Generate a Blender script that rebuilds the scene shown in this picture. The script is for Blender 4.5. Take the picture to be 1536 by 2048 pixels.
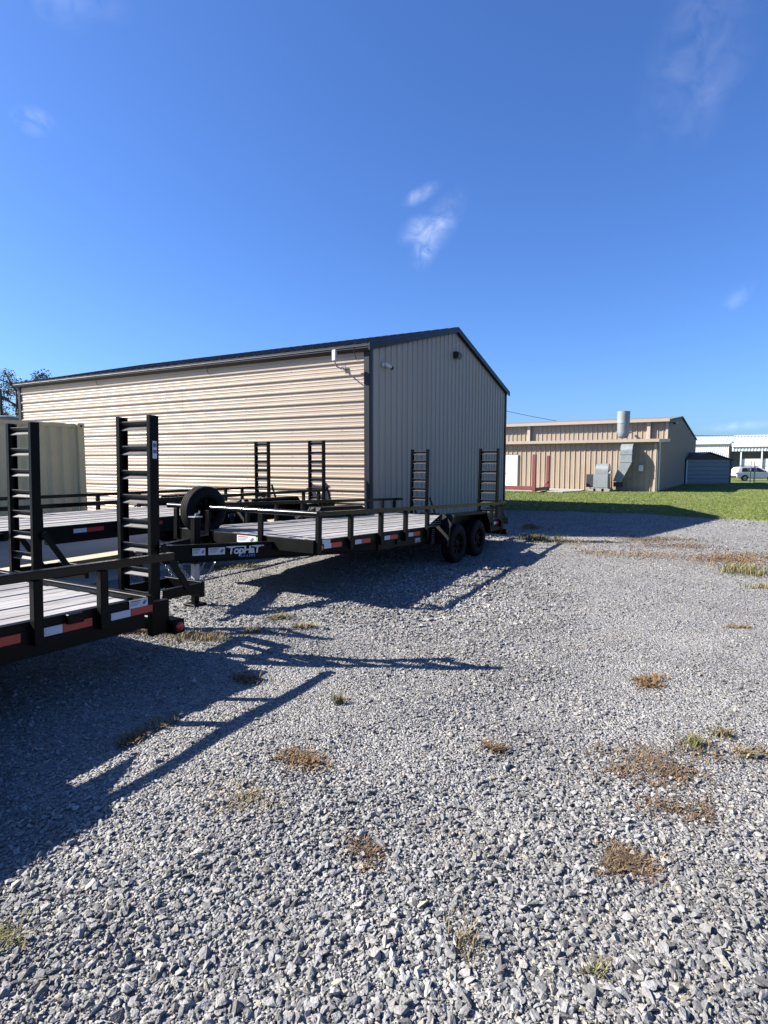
import bpy, bmesh, math, random
import numpy as np
from mathutils import Vector, Matrix
R = math.radians
random.seed(7)
rng = np.random.default_rng(7)
scene = bpy.context.scene
col = scene.collection
for o in list(bpy.data.objects):
    bpy.data.objects.remove(o)

# ------------------------------------------------------------------ camera
CAM_H = 1.75
cam = bpy.data.cameras.new('camera')
cam_o = bpy.data.objects.new('camera', cam)
col.objects.link(cam_o)
cam_o.location = (0, 0, CAM_H)
cam_o.rotation_euler = (R(90) - math.atan(101 / 1160), 0, 0)
cam.sensor_fit = 'HORIZONTAL'
cam.sensor_width = 36
cam.lens = 36 * 1160 / 1536
cam.clip_start = 0.05
cam.clip_end = 3000
scene.camera = cam_o

# ------------------------------------------------------------------ sun and sky
SHADOW = Vector((1.39, -0.10, -1.0)).normalized()      # direction sunlight travels
to_sun = -SHADOW
SUN_EL = math.asin(to_sun.z)
SUN_AZ = math.atan2(to_sun.x, to_sun.y)                # clockwise from +Y
sun = bpy.data.lights.new('sun', 'SUN')
sun.energy = 5.0
sun.angle = R(0.53)
sun.color = (1.0, 0.94, 0.845)
sun_o = bpy.data.objects.new('sun', sun)
col.objects.link(sun_o)
sun_o.rotation_euler = SHADOW.to_track_quat('-Z', 'Y').to_euler()
sun_o.location = (-20, 0, 30)

world = bpy.data.worlds.new('World')
scene.world = world
world.use_nodes = True
wn = world.node_tree
wn.nodes.clear()
w_out = wn.nodes.new('ShaderNodeOutputWorld')
w_bg = wn.nodes.new('ShaderNodeBackground')
w_sky = wn.nodes.new('ShaderNodeTexSky')
w_sky.sky_type = 'NISHITA'
w_sky.sun_disc = False
w_sky.sun_elevation = SUN_EL
w_sky.sun_rotation = SUN_AZ
w_sky.altitude = 0
w_sky.air_density = 1.0
w_sky.dust_density = 0.9
w_sky.ozone_density = 2.2
w_bg.inputs['Strength'].default_value = 0.05
w_gain = wn.nodes.new('ShaderNodeVectorMath')          # the deep, clean blue of the photograph's sky
w_gain.operation = 'MULTIPLY'
w_gain.inputs[1].default_value = (0.50, 0.78, 1.30)
wn.links.new(w_sky.outputs['Color'], w_gain.inputs[0])
sky_col = w_gain.outputs[0]
# a few wisps of high cloud, each a soft patch of noise around one direction of the sky
tc = wn.nodes.new('ShaderNodeTexCoord')


def wnode(kind, **kw):
    n = wn.nodes.new(kind)
    for k, v in kw.items():
        setattr(n, k, v)
    return n


def wmath(op, a, b=None, clamp=False):
    n = wnode('ShaderNodeMath', operation=op)
    n.use_clamp = clamp
    for i, v in enumerate((a, b)):
        if v is None:
            continue
        if isinstance(v, (int, float)):
            n.inputs[i].default_value = v
        else:
            wn.links.new(v, n.inputs[i])
    return n.outputs[0]


def wdot(vec):
    n = wnode('ShaderNodeVectorMath', operation='DOT_PRODUCT')
    wn.links.new(tc.outputs['Generated'], n.inputs[0])
    n.inputs[1].default_value = vec
    return n.outputs['Value']


w_noise = wnode('ShaderNodeTexNoise')
w_noise.inputs['Scale'].default_value = 30
w_noise.inputs['Detail'].default_value = 7
w_noise.inputs['Roughness'].default_value = 0.55
w_noise.inputs['Distortion'].default_value = 0.6
wn.links.new(tc.outputs['Generated'], w_noise.inputs['Vector'])
nz = wmath('MULTIPLY', wmath('SUBTRACT', w_noise.outputs['Fac'], 0.34), 3.0, True)
cloud = None
# azimuth and elevation of each wisp (degrees), half sizes along and across, tilt, strength
for az, el, a, b, tilt, s in ((5.0, 21.0, .072, .030, 52, .36), (2.9, 20.9, .036, .022, 30, .30), (4.0, 19.2, .036, .022, 70, .34), (3.54, 23.72, .038, .014, 24, .36),
                              (-29.85, 25.69, .030, .020, 5, .42),
                              (26.85, 31.5, .15, .06, 62, .08), (28.2, 28.0, .10, .04, 60, .06), (-26.8, 33.8, .08, .045, 10, .12),
                              (30.66, 13.26, .03, .016, 40, .2), (31.3, 2.96, .07, .010, 4, .25)):
    d = Vector((math.sin(R(az)) * math.cos(R(el)), math.cos(R(az)) * math.cos(R(el)), math.sin(R(el))))
    right = d.cross(Vector((0, 0, 1))).normalized()
    up = right.cross(d)
    t1 = right * math.cos(R(tilt)) + up * math.sin(R(tilt))
    t2 = -right * math.sin(R(tilt)) + up * math.cos(R(tilt))
    ex = wmath('POWER', wmath('MULTIPLY', wdot(t1), 1 / a), 2)
    ey = wmath('POWER', wmath('MULTIPLY', wdot(t2), 1 / b), 2)
    m = wmath('SUBTRACT', 1.0, wmath('POWER', wmath('ADD', ex, ey), 0.5), True)
    m = wmath('MULTIPLY', m, wmath('GREATER_THAN', wdot(d), 0.5))
    m = wmath('MULTIPLY', wmath('POWER', m, 1.5), wmath('MULTIPLY', nz, s * 1.0))
    cloud = m if cloud is None else wmath('ADD', cloud, m)
w_mix = wnode('ShaderNodeMix', data_type='RGBA')
wn.links.new(cloud, w_mix.inputs['Factor'])
wn.links.new(sky_col, w_mix.inputs['A'])
w_mix.inputs['B'].default_value = (9.0, 9.6, 11.0, 1)
wn.links.new(w_mix.outputs['Result'], w_bg.inputs['Color'])
wn.links.new(w_bg.outputs[0], w_out.inputs[0])

scene.view_settings.view_transform = 'Standard'
scene.view_settings.look = 'None'
scene.view_settings.exposure = 1.68
scene.view_settings.gamma = 1.0
scene.view_settings.use_curve_mapping = False
scene.render.resolution_x = 768
scene.render.resolution_y = 1024


# ------------------------------------------------------------------ materials
def srgb(*c):
    return tuple(((v / 255) / 12.92 if v / 255 <= .04045 else ((v / 255 + .055) / 1.055) ** 2.4) for v in c) + (1,)


def new_mat(name):
    m = bpy.data.materials.new(name)
    m.use_nodes = True
    return m, m.node_tree, m.node_tree.nodes['Principled BSDF']


def mat(name, color, rough=.6, metal=0., var=.12, scale=3., bump=0., bscale=60., spec=.5, coat=0., stretch=(1, 1, 1), obj=True, per=0.):
    """plain surface with a little dirt: two noises vary colour and roughness, a third gives fine relief"""
    m, t, b = new_mat(name)
    N, L = t.nodes, t.links
    co = N.new('ShaderNodeTexCoord')
    mp = N.new('ShaderNodeMapping')
    mp.inputs['Scale'].default_value = stretch
    L.new(co.outputs['Object'], mp.inputs['Vector'])
    n1 = N.new('ShaderNodeTexNoise')
    n1.inputs['Scale'].default_value = scale
    n1.inputs['Detail'].default_value = 6
    n1.inputs['Roughness'].default_value = .65
    L.new(mp.outputs[0], n1.inputs['Vector'])
    ramp = N.new('ShaderNodeMapRange')
    ramp.inputs['From Min'].default_value = .25
    ramp.inputs['From Max'].default_value = .75
    ramp.inputs['To Min'].default_value = 1 - var
    ramp.inputs['To Max'].default_value = 1 + var
    L.new(n1.outputs['Fac'], ramp.inputs['Value'])
    fac = ramp.outputs[0]
    if per:
        oi = N.new('ShaderNodeObjectInfo')
        pr = N.new('ShaderNodeMapRange')
        pr.inputs['To Min'].default_value = 1 - per
        pr.inputs['To Max'].default_value = 1 + per
        L.new(oi.outputs['Random'], pr.inputs['Value'])
        mu = N.new('ShaderNodeMath')
        mu.operation = 'MULTIPLY'
        L.new(fac, mu.inputs[0])
        L.new(pr.outputs[0], mu.inputs[1])
        fac = mu.outputs[0]
    mx = N.new('ShaderNodeVectorMath')
    mx.operation = 'SCALE'
    mx.inputs[0].default_value = tuple(c * ALB for c in color[:3])
    L.new(fac, mx.inputs['Scale'])
    L.new(mx.outputs[0], b.inputs['Base Color'])
    rr = N.new('ShaderNodeMapRange')
    rr.inputs['To Min'].default_value = max(.02, rough - .12)
    rr.inputs['To Max'].default_value = min(1, rough + .12)
    L.new(n1.outputs['Fac'], rr.inputs['Value'])
    L.new(rr.outputs[0], b.inputs['Roughness'])
    b.inputs['Metallic'].default_value = metal
    b.inputs['Specular IOR Level'].default_value = spec
    b.inputs['Coat Weight'].default_value = coat
    b.inputs['Coat Roughness'].default_value = .08
    if bump:
        n2 = N.new('ShaderNodeTexNoise')
        n2.inputs['Scale'].default_value = bscale
        n2.inputs['Detail'].default_value = 4
        L.new(mp.outputs[0], n2.inputs['Vector'])
        bp = N.new('ShaderNodeBump')
        bp.inputs['Strength'].default_value = bump
        bp.inputs['Distance'].default_value = .01
        L.new(n2.outputs['Fac'], bp.inputs['Height'])
        L.new(bp.outputs[0], b.inputs['Normal'])
    return m


ALB = .69          # paints kept on the dark side of their range; the exposure is high
M = {}
M['black'] = mat('black_paint', (.0016, .0016, .0018), .38, var=.35, scale=5, bump=.05, bscale=40, spec=.1)
M['black_gloss'] = mat('black_gloss_paint', (.003, .003, .0038), .2, var=.3, scale=6, spec=.28)
M['frame'] = mat('dusty_black_paint', (.0042, .0042, .0036), .45, var=.5, scale=4, bump=.05, spec=.12)
M['rung'] = mat('scuffed_grey_steel', (.05, .05, .053), .5, var=.35, scale=14, spec=.4)
M['rubber'] = mat('tyre_rubber', (.004, .004, .0042), .8, var=.3, scale=9, bump=.1, spec=.2)
M['rim'] = mat('black_rim', (.002, .002, .0023), .5, var=.3, spec=.06)
M['red'] = mat('red_reflector', (.56, .032, .022), .35, var=.14, scale=14)
M['white'] = mat('white_reflector', (.62, .66, .72), .4, var=.08, scale=14)
M['amber'] = mat('amber_lens', (.65, .13, .02), .25, var=.1)
M['redlens'] = mat('red_lens', (.45, .015, .015), .2, var=.1)
M['label'] = mat('label_paper', (.66, .71, .76), .5, var=.06, scale=10)
M['ink'] = mat('label_ink', (.10, .13, .2), .6, var=.2)
M['inkred'] = mat('label_red_ink', (.55, .09, .05), .6, var=.2)
M['inkgreen'] = mat('label_green_ink', (.35, .55, .3), .6, var=.2)
M['letter'] = mat('white_lettering', (.74, .76, .78), .45, var=.05)
M['letterblue'] = mat('blue_lettering', (.10, .20, .55), .45, var=.05)
M['zinc'] = mat('galvanised_steel', (.42, .44, .46), .42, metal=.7, var=.2, scale=12)
M['jackwhite'] = mat('pale_jack_tube', (.5, .5, .5), .5, metal=.2, var=.2, scale=8)
M['lug'] = mat('tread_plate_lug_glint', (.42, .43, .45), .35, metal=.5, var=.3)  # raised lugs coloured pale to carry the tread plate's glint
M['siding'] = mat('tan_siding', tuple(v * .66 for v in srgb(218, 199, 177)[:3]), .42, var=.05, scale=.8, bump=.03, bscale=9, per=.02)
M['siding2'] = mat('beige_siding', tuple(v * .72 for v in srgb(202, 182, 158)[:3]), .5, var=.06, scale=.8, per=.02)
M['trim'] = mat('charcoal_trim', (.016, .018, .024), .5, var=.12, scale=2, spec=.25)
M['trim2'] = mat('beige_trim', tuple(v * .75 for v in srgb(222, 204, 186)[:3]), .5, var=.05)
M['roof'] = mat('charcoal_roof', (.014, .016, .021), .5, var=.12, spec=.25)
M['screw'] = mat('screw_head', (.2, .19, .18), .5, metal=.5)
M['door'] = mat('white_door', (.8, .81, .8), .45, var=.03)
M['redsteel'] = mat('red_oxide_steel', (.22, .05, .048), .6, var=.2, scale=4)
M['duct'] = mat('grey_duct', (.30, .335, .35), .45, metal=.15, var=.12, scale=2)
M['ductlight'] = mat('galvanised_duct', (.33, .36, .37), .4, metal=.35, var=.15, scale=3)
M['motor'] = mat('dark_motor', (.03, .03, .033), .6, var=.3)
M['block'] = mat('concrete_block', (.36, .33, .3), .85, var=.15, bump=.2)
M['camwhite'] = mat('white_plastic', (.72, .73, .74), .4, var=.04)
M['plasticgrey'] = mat('grey_plastic', (.3, .3, .31), .5, var=.1)
M['bronze'] = mat('dark_bronze', (.03, .027, .026), .45, var=.2)
M['lampglass'] = mat('lamp_lens', (.3, .3, .3), .15, var=.1)
M['container'] = mat('tan_container_paint', srgb(236, 212, 158), .55, var=.1, scale=1.5, bump=.04)
M['container_dark'] = mat('container_hole', (.03, .028, .025), .7)
M['shed'] = mat('blue_grey_siding', (.27, .30, .325), .5, var=.08)
M['shedtrim'] = mat('dark_shed_trim', (.04, .042, .05), .5)
M['whitewall'] = mat('white_metal_siding', (.78, .79, .81), .45, var=.03)
M['whiteroof'] = mat('white_metal_roof', (.66, .69, .74), .4, var=.06)
M['porchshade'] = mat('shaded_porch_wall', (.22, .23, .25), .7)  # dark grey puts the shade under the porch roof into the wall colour
M['carpaint'] = mat('white_car_paint', (.78, .79, .8), .25, var=.02, coat=.5)
M['carglass'] = mat('dark_car_glass', (.02, .022, .025), .08, var=.05)
M['carblack'] = mat('black_car_plastic', (.025, .025, .026), .6)
M['chrome'] = mat('alloy_wheel', (.5, .5, .52), .3, metal=.8)
M['bark'] = mat('bark', (.075, .062, .05), .9, var=.4, scale=6, bump=.4, bscale=20)
M['polewood'] = mat('pole_wood', (.06, .05, .042), .9, var=.3)
M['wire'] = mat('cable', (.03, .03, .035), .6)
M['greywall'] = mat('grey_wall', (.20, .21, .225), .6, var=.08)
M['slab'] = mat('pale_concrete', (.50, .45, .36), .88, var=.16, scale=.7, bump=.15, bscale=45)
M['slab2'] = mat('grey_concrete', (.40, .37, .33), .88, var=.16, scale=.9, bump=.15, bscale=45)


def wood_mat():
    m, t, b = new_mat('weathered_plank')
    N, L = t.nodes, t.links
    co = N.new('ShaderNodeTexCoord')
    oi = N.new('ShaderNodeObjectInfo')
    ad = N.new('ShaderNodeVectorMath')
    ad.operation = 'ADD'
    cb = N.new('ShaderNodeCombineXYZ')
    mu = N.new('ShaderNodeMath')
    mu.operation = 'MULTIPLY'
    mu.inputs[1].default_value = 57
    L.new(oi.outputs['Random'], mu.inputs[0])
    L.new(mu.outputs[0], cb.inputs['Z'])
    L.new(co.outputs['Object'], ad.inputs[0])
    L.new(cb.outputs[0], ad.inputs[1])
    mp = N.new('ShaderNodeMapping')
    mp.inputs['Scale'].default_value = (1.2, 22, 22)
    L.new(ad.outputs[0], mp.inputs['Vector'])
    n = N.new('ShaderNodeTexNoise')
    n.inputs['Scale'].default_value = 2.2
    n.inputs['Detail'].default_value = 8
    n.inputs['Roughness'].default_value = .7
    n.inputs['Distortion'].default_value = .8
    L.new(mp.outputs[0], n.inputs['Vector'])
    n2 = N.new('ShaderNodeTexNoise')
    n2.inputs['Scale'].default_value = 1.6
    n2.inputs['Detail'].default_value = 4
    L.new(ad.outputs[0], n2.inputs['Vector'])
    cr = N.new('ShaderNodeValToRGB')
    e = cr.color_ramp.elements
    e[0].position = .33
    e[0].color = (.075, .071, .070, 1)
    e[1].position = .62
    e[1].color = (.31, .30, .295, 1)
    L.new(n.outputs['Fac'], cr.inputs['Fac'])
    hv = N.new('ShaderNodeHueSaturation')
    mr = N.new('ShaderNodeMapRange')
    mr.inputs['To Min'].default_value = .72
    mr.inputs['To Max'].default_value = 1.2
    L.new(oi.outputs['Random'], mr.inputs['Value'])
    m3 = N.new('ShaderNodeMath')
    m3.operation = 'MULTIPLY'
    mr2 = N.new('ShaderNodeMapRange')
    mr2.inputs['To Min'].default_value = .7
    mr2.inputs['To Max'].default_value = 1.3
    L.new(n2.outputs['Fac'], mr2.inputs['Value'])
    L.new(mr.outputs[0], m3.inputs[0])
    L.new(mr2.outputs[0], m3.inputs[1])
    L.new(m3.outputs[0], hv.inputs['Value'])
    L.new(cr.outputs[0], hv.inputs['Color'])
    L.new(hv.outputs[0], b.inputs['Base Color'])
    b.inputs['Roughness'].default_value = .8
    bp = N.new('ShaderNodeBump')
    bp.inputs['Strength'].default_value = .35
    bp.inputs['Distance'].default_value = .004
    L.new(n.outputs['Fac'], bp.inputs['Height'])
    L.new(bp.outputs[0], b.inputs['Normal'])
    return m


M['wood'] = wood_mat()


def gravel_mat(name, stone=False):
    m, t, b = new_mat(name)
    N, L = t.nodes, t.links
    co = N.new('ShaderNodeTexCoord')
    cr = N.new('ShaderNodeValToRGB')
    e = cr.color_ramp.elements
    e[0].position, e[0].color = 0.0, (.08, .078, .074, 1)
    e[1].position, e[1].color = 1.0, (.32, .312, .302, 1)
    for p, c in ((.22, (.148, .146, .143, 1)), (.55, (.204, .201, .197, 1)), (.86, (.26, .257, .251, 1)), (.95, (.28, .25, .19, 1))):
        x = e.new(p)
        x.color = c
    if stone:
        oi = N.new('ShaderNodeObjectInfo')
        L.new(oi.outputs['Random'], cr.inputs['Fac'])
        n = N.new('ShaderNodeTexNoise')
        n.inputs['Scale'].default_value = 2.5
        n.inputs['Detail'].default_value = 6
        L.new(co.outputs['Object'], n.inputs['Vector'])
        mr = N.new('ShaderNodeMapRange')
        mr.inputs['From Min'].default_value = .3
        mr.inputs['From Max'].default_value = .7
        mr.inputs['To Min'].default_value = .8
        mr.inputs['To Max'].default_value = 1.2
        L.new(n.outputs['Fac'], mr.inputs['Value'])
        geo = N.new('ShaderNodeNewGeometry')
        nw = N.new('ShaderNodeTexNoise')
        nw.inputs['Scale'].default_value = .8
        nw.inputs['Detail'].default_value = 5
        L.new(geo.outputs['Position'], nw.inputs['Vector'])
        mw = N.new('ShaderNodeMapRange')
        mw.inputs['From Min'].default_value = .3
        mw.inputs['From Max'].default_value = .7
        mw.inputs['To Min'].default_value = .70
        mw.inputs['To Max'].default_value = 1.14
        L.new(nw.outputs['Fac'], mw.inputs['Value'])
        mul = N.new('ShaderNodeMath')
        mul.operation = 'MULTIPLY'
        L.new(mr.outputs[0], mul.inputs[0])
        L.new(mw.outputs[0], mul.inputs[1])
        mr = mul
        sc = N.new('ShaderNodeVectorMath')
        sc.operation = 'SCALE'
        L.new(cr.outputs[0], sc.inputs[0])
        L.new(mr.outputs[0], sc.inputs['Scale'])
        ns = N.new('ShaderNodeTexNoise')
        ns.inputs['Scale'].default_value = .55
        ns.inputs['Detail'].default_value = 8
        ns.inputs['Roughness'].default_value = .72
        L.new(geo.outputs['Position'], ns.inputs['Vector'])
        ms = N.new('ShaderNodeMapRange')
        ms.inputs['From Min'].default_value = .54
        ms.inputs['From Max'].default_value = .70
        ms.inputs['To Max'].default_value = .5
        L.new(ns.outputs['Fac'], ms.inputs['Value'])
        mst = N.new('ShaderNodeMix')
        mst.data_type = 'RGBA'
        L.new(ms.outputs[0], mst.inputs['Factor'])
        L.new(sc.outputs[0], mst.inputs['A'])
        mst.inputs['B'].default_value = (.17, .135, .10, 1)
        L.new(mst.outputs['Result'], b.inputs['Base Color'])
        bp = N.new('ShaderNodeBump')
        bp.inputs['Strength'].default_value = .3
        bp.inputs['Distance'].default_value = .05
        L.new(n.outputs['Fac'], bp.inputs['Height'])
        L.new(bp.outputs[0], b.inputs['Normal'])
        b.inputs['Roughness'].default_value = .78
        return m
    v = N.new('ShaderNodeTexVoronoi')
    v.inputs['Scale'].default_value = 70
    L.new(co.outputs['Object'], v.inputs['Vector'])
    v2 = N.new('ShaderNodeTexVoronoi')
    v2.inputs['Scale'].default_value = 27
    L.new(co.outputs['Object'], v2.inputs['Vector'])
    sp = N.new('ShaderNodeSeparateColor')
    L.new(v.outputs['Color'], sp.inputs[0])
    L.new(sp.outputs[0], cr.inputs['Fac'])
    n = N.new('ShaderNodeTexNoise')
    n.inputs['Scale'].default_value = .55
    n.inputs['Detail'].default_value = 7
    n.inputs['Roughness'].default_value = .65
    L.new(co.outputs['Object'], n.inputs['Vector'])
    n3 = N.new('ShaderNodeTexNoise')
    n3.inputs['Scale'].default_value = 6
    n3.inputs['Detail'].default_value = 8
    n3.inputs['Roughness'].default_value = .8
    L.new(co.outputs['Object'], n3.inputs['Vector'])
    mr = N.new('ShaderNodeMapRange')
    mr.inputs['From Min'].default_value = .3
    mr.inputs['From Max'].default_value = .7
    mr.inputs['To Min'].default_value = .8
    mr.inputs['To Max'].default_value = 1.12
    L.new(n.outputs['Fac'], mr.inputs['Value'])
    mr3 = N.new('ShaderNodeMapRange')
    mr3.inputs['From Min'].default_value = .3
    mr3.inputs['From Max'].default_value = .7
    mr3.inputs['To Min'].default_value = .72
    mr3.inputs['To Max'].default_value = 1.2
    L.new(n3.outputs['Fac'], mr3.inputs['Value'])
    mm = N.new('ShaderNodeMath')
    mm.operation = 'MULTIPLY'
    L.new(mr.outputs[0], mm.inputs[0])
    L.new(mr3.outputs[0], mm.inputs[1])
    sc = N.new('ShaderNodeVectorMath')
    sc.operation = 'SCALE'
    L.new(cr.outputs[0], sc.inputs[0])
    L.new(mm.outputs[0], sc.inputs['Scale'])
    # brown soil showing through in places
    nb = N.new('ShaderNodeTexNoise')
    nb.inputs['Scale'].default_value = .33
    nb.inputs['Detail'].default_value = 9
    nb.inputs['Roughness'].default_value = .72
    L.new(co.outputs['Object'], nb.inputs['Vector'])
    mb = N.new('ShaderNodeMapRange')
    mb.inputs['From Min'].default_value = .60
    mb.inputs['From Max'].default_value = .72
    mb.inputs['To Max'].default_value = .55
    L.new(nb.outputs['Fac'], mb.inputs['Value'])
    mix = N.new('ShaderNodeMix')
    mix.data_type = 'RGBA'
    L.new(mb.outputs[0], mix.inputs['Factor'])
    L.new(sc.outputs[0], mix.inputs['A'])
    mix.inputs['B'].default_value = (.21, .165, .12, 1)
    L.new(mix.outputs['Result'], b.inputs['Base Color'])
    b.inputs['Roughness'].default_value = .85
    ad = N.new('ShaderNodeMath')
    ad.operation = 'ADD'
    L.new(v.outputs['Distance'], ad.inputs[0])
    L.new(v2.outputs['Distance'], ad.inputs[1])
    bp = N.new('ShaderNodeBump')
    bp.invert = True
    bp.inputs['Strength'].default_value = .9
    bp.inputs['Distance'].default_value = .018
    L.new(ad.outputs[0], bp.inputs['Height'])
    L.new(bp.outputs[0], b.inputs['Normal'])
    return m


M['gravel'] = gravel_mat('crushed_gravel_bed')
M['stone'] = gravel_mat('crushed_stone', True)


def grass_mat(name, c0, c1, blade=False):
    m, t, b = new_mat(name)
    N, L = t.nodes, t.links
    co = N.new('ShaderNodeTexCoord')
    if blade:
        oi = N.new('ShaderNodeObjectInfo')
        geo = N.new('ShaderNodeNewGeometry')
        nw = N.new('ShaderNodeTexNoise')
        nw.inputs['Scale'].default_value = .45
        nw.inputs['Detail'].default_value = 6
        nw.inputs['Roughness'].default_value = .7
        L.new(geo.outputs['Position'], nw.inputs['Vector'])
        mw = N.new('ShaderNodeMapRange')
        mw.inputs['From Min'].default_value = .32
        mw.inputs['From Max'].default_value = .68
        L.new(nw.outputs['Fac'], mw.inputs['Value'])
        mixf = N.new('ShaderNodeMix')
        mixf.inputs[0].default_value = .6
        L.new(oi.outputs['Random'], mixf.inputs[2])
        L.new(mw.outputs[0], mixf.inputs[3])
        fac = mixf.outputs[0]
    else:
        n = N.new('ShaderNodeTexNoise')
        n.inputs['Scale'].default_value = 1.6
        n.inputs['Detail'].default_value = 9
        n.inputs['Roughness'].default_value = .75
        L.new(co.outputs['Object'], n.inputs['Vector'])
        mr = N.new('ShaderNodeMapRange')
        mr.inputs['From Min'].default_value = .3
        mr.inputs['From Max'].default_value = .7
        L.new(n.outputs['Fac'], mr.inputs['Value'])
        fac = mr.outputs[0]
        bp = N.new('ShaderNodeBump')
        n2 = N.new('ShaderNodeTexNoise')
        n2.inputs['Scale'].default_value = 30
        n2.inputs['Detail'].default_value = 6
        L.new(co.outputs['Object'], n2.inputs['Vector'])
        L.new(n2.outputs['Fac'], bp.inputs['Height'])
        bp.inputs['Strength'].default_value = .8
        bp.inputs['Distance'].default_value = .05
        L.new(bp.outputs[0], b.inputs['Normal'])
    cr = N.new('ShaderNodeValToRGB')
    cr.color_ramp.elements[0].color = c0 + (1,)
    cr.color_ramp.elements[1].color = c1 + (1,)
    L.new(fac, cr.inputs['Fac'])
    L.new(cr.outputs[0], b.inputs['Base Color'])
    b.inputs['Roughness'].default_value = .7
    b.inputs['Specular IOR Level'].default_value = .25
    return m


M['lawn'] = grass_mat('lawn_turf', (.075, .105, .025), (.14, .16, .045))
M['blade'] = grass_mat('grass_blade', (.092, .132, .028), (.185, .205, .06), True)
M['terrain'] = grass_mat('far_grass', (.07, .09, .03), (.14, .15, .06))


def attr_mat(name, rough=.75):
    m, t, b = new_mat(name)
    a = t.nodes.new('ShaderNodeAttribute')
    a.attribute_name = 'tint'
    t.links.new(a.outputs['Color'], b.inputs['Base Color'])
    b.inputs['Roughness'].default_value = rough
    b.inputs['Specular IOR Level'].default_value = .2
    return m


M['weed'] = attr_mat('weed_blade')
M['leaf'] = attr_mat('tree_leaf', .6)


# ------------------------------------------------------------------ mesh helpers
class MB:
    """collects shapes; build() links them as one mesh object"""

    def __init__(self):
        self.v, self.f = [], []

    def add(self, vs, fs):
        o = len(self.v)
        self.v += [tuple(p) for p in vs]
        self.f += [tuple(i + o for i in f) for f in fs]
        return self

    def box(self, x0, x1, y0, y1, z0, z1):
        return self.add([(x0, y0, z0), (x1, y0, z0), (x1, y1, z0), (x0, y1, z0), (x0, y0, z1), (x1, y0, z1), (x1, y1, z1), (x0, y1, z1)],
                        [(0, 3, 2, 1), (4, 5, 6, 7), (0, 1, 5, 4), (1, 2, 6, 5), (2, 3, 7, 6), (3, 0, 4, 7)])

    def bar(self, a, b, w, h, up=(0, 0, 1)):
        """rectangular bar from a to b; w sideways, h along up"""
        a, b = Vector(a), Vector(b)
        d = (b - a).normalized()
        s = d.cross(Vector(up))
        if s.length < 1e-6:
            s = d.cross(Vector((1, 0, 0)))
        s.normalize()
        u = s.cross(d)
        vs = []
        for p in (a, b):
            for i, j in ((-1, -1), (1, -1), (1, 1), (-1, 1)):
                vs.append(p + s * (w / 2 * i) + u * (h / 2 * j))
        return self.add(vs, [(0, 1, 2, 3), (7, 6, 5, 4), (0, 4, 5, 1), (1, 5, 6, 2), (2, 6, 7, 3), (3, 7, 4, 0)])

    def tube(self, pts, r, n=10, cap=True):
        pts = [Vector(p) for p in pts]
        rs = r if isinstance(r, (list, tuple)) else [r] * len(pts)
        rings = []
        ref = None
        for i, p in enumerate(pts):
            d = (pts[min(i + 1, len(pts) - 1)] - pts[max(i - 1, 0)]).normalized()
            if ref is None:
                ref = d.orthogonal().normalized()
            ref = (ref - d * ref.dot(d)).normalized()
            q = d.cross(ref)
            rings.append([p + (ref * math.cos(2 * math.pi * k / n) + q * math.sin(2 * math.pi * k / n)) * rs[i] for k in range(n)])
        vs = [v for ring in rings for v in ring]
        fs = []
        for i in range(len(rings) - 1):
            for k in range(n):
                fs.append((i * n + k, i * n + (k + 1) % n, (i + 1) * n + (k + 1) % n, (i + 1) * n + k))
        if cap:
            fs.append(tuple(range(n - 1, -1, -1)))
            fs.append(tuple((len(rings) - 1) * n + k for k in range(n)))
        return self.add(vs, fs)

    def prism(self, poly, axis, a0, a1):
        """polygon given in the two other axes, extruded along axis (0,1,2)"""
        n = len(poly)

        def put(p, a):
            c = [p[0], p[1]]
            c.insert(axis, a)
            return tuple(c)
        vs = [put(p, a0) for p in poly] + [put(p, a1) for p in poly]
        fs = [tuple(range(n)), tuple(range(2 * n - 1, n - 1, -1))]
        fs += [(i, (i + 1) % n, n + (i + 1) % n, n + i) for i in range(n)]
        return self.add(vs, fs)

    def lathe(self, prof, center, axis, n=28):
        """profile (radius, along axis) turned about axis through center"""
        c = Vector(center)
        a = Vector(axis).normalized()
        p = a.orthogonal().normalized()
        q = a.cross(p)
        m = len(prof)
        vs = []
        for k in range(n):
            w = 2 * math.pi * k / n
            e = p * math.cos(w) + q * math.sin(w)
            vs += [c + e * r + a * t for r, t in prof]
        fs = []
        for k in range(n):
            k2 = (k + 1) % n
            for i in range(m - 1):
                fs.append((k * m + i, k2 * m + i, k2 * m + i + 1, k * m + i + 1))
        return self.add(vs, fs)

    def mesh(self, name, material, smooth=False, bevel=0., seg=1):
        me = bpy.data.meshes.new(name)
        me.from_pydata([tuple(v) for v in self.v], [], self.f)
        bm = bmesh.new()
        bm.from_mesh(me)
        bmesh.ops.recalc_face_normals(bm, faces=bm.faces)
        if bevel:
            bmesh.ops.bevel(bm, geom=[e for e in bm.edges if e.is_manifold and e.calc_face_angle(0) > .5], offset=bevel, segments=seg, affect='EDGES', clamp_overlap=True)
        bm.to_mesh(me)
        bm.free()
        me.materials.append(material)
        if smooth:
            for p in me.polygons:
                p.use_smooth = True
            me.update()
        return me

    def build(self, name, material, parent=None, smooth=False, bevel=0., seg=1, auto=None):
        me = self.mesh(name, material, smooth or auto is not None, bevel, seg)
        o = link(name, me, parent)
        if auto is not None:
            me.set_sharp_from_angle(angle=R(auto))
        return o


def link(name, me, parent=None, loc=None, rot=None):
    o = bpy.data.objects.new(name, me)
    col.objects.link(o)
    if parent is not None:
        o.parent = parent
    if loc is not None:
        o.location = loc
    if rot is not None:
        o.rotation_euler = rot
    return o


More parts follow.
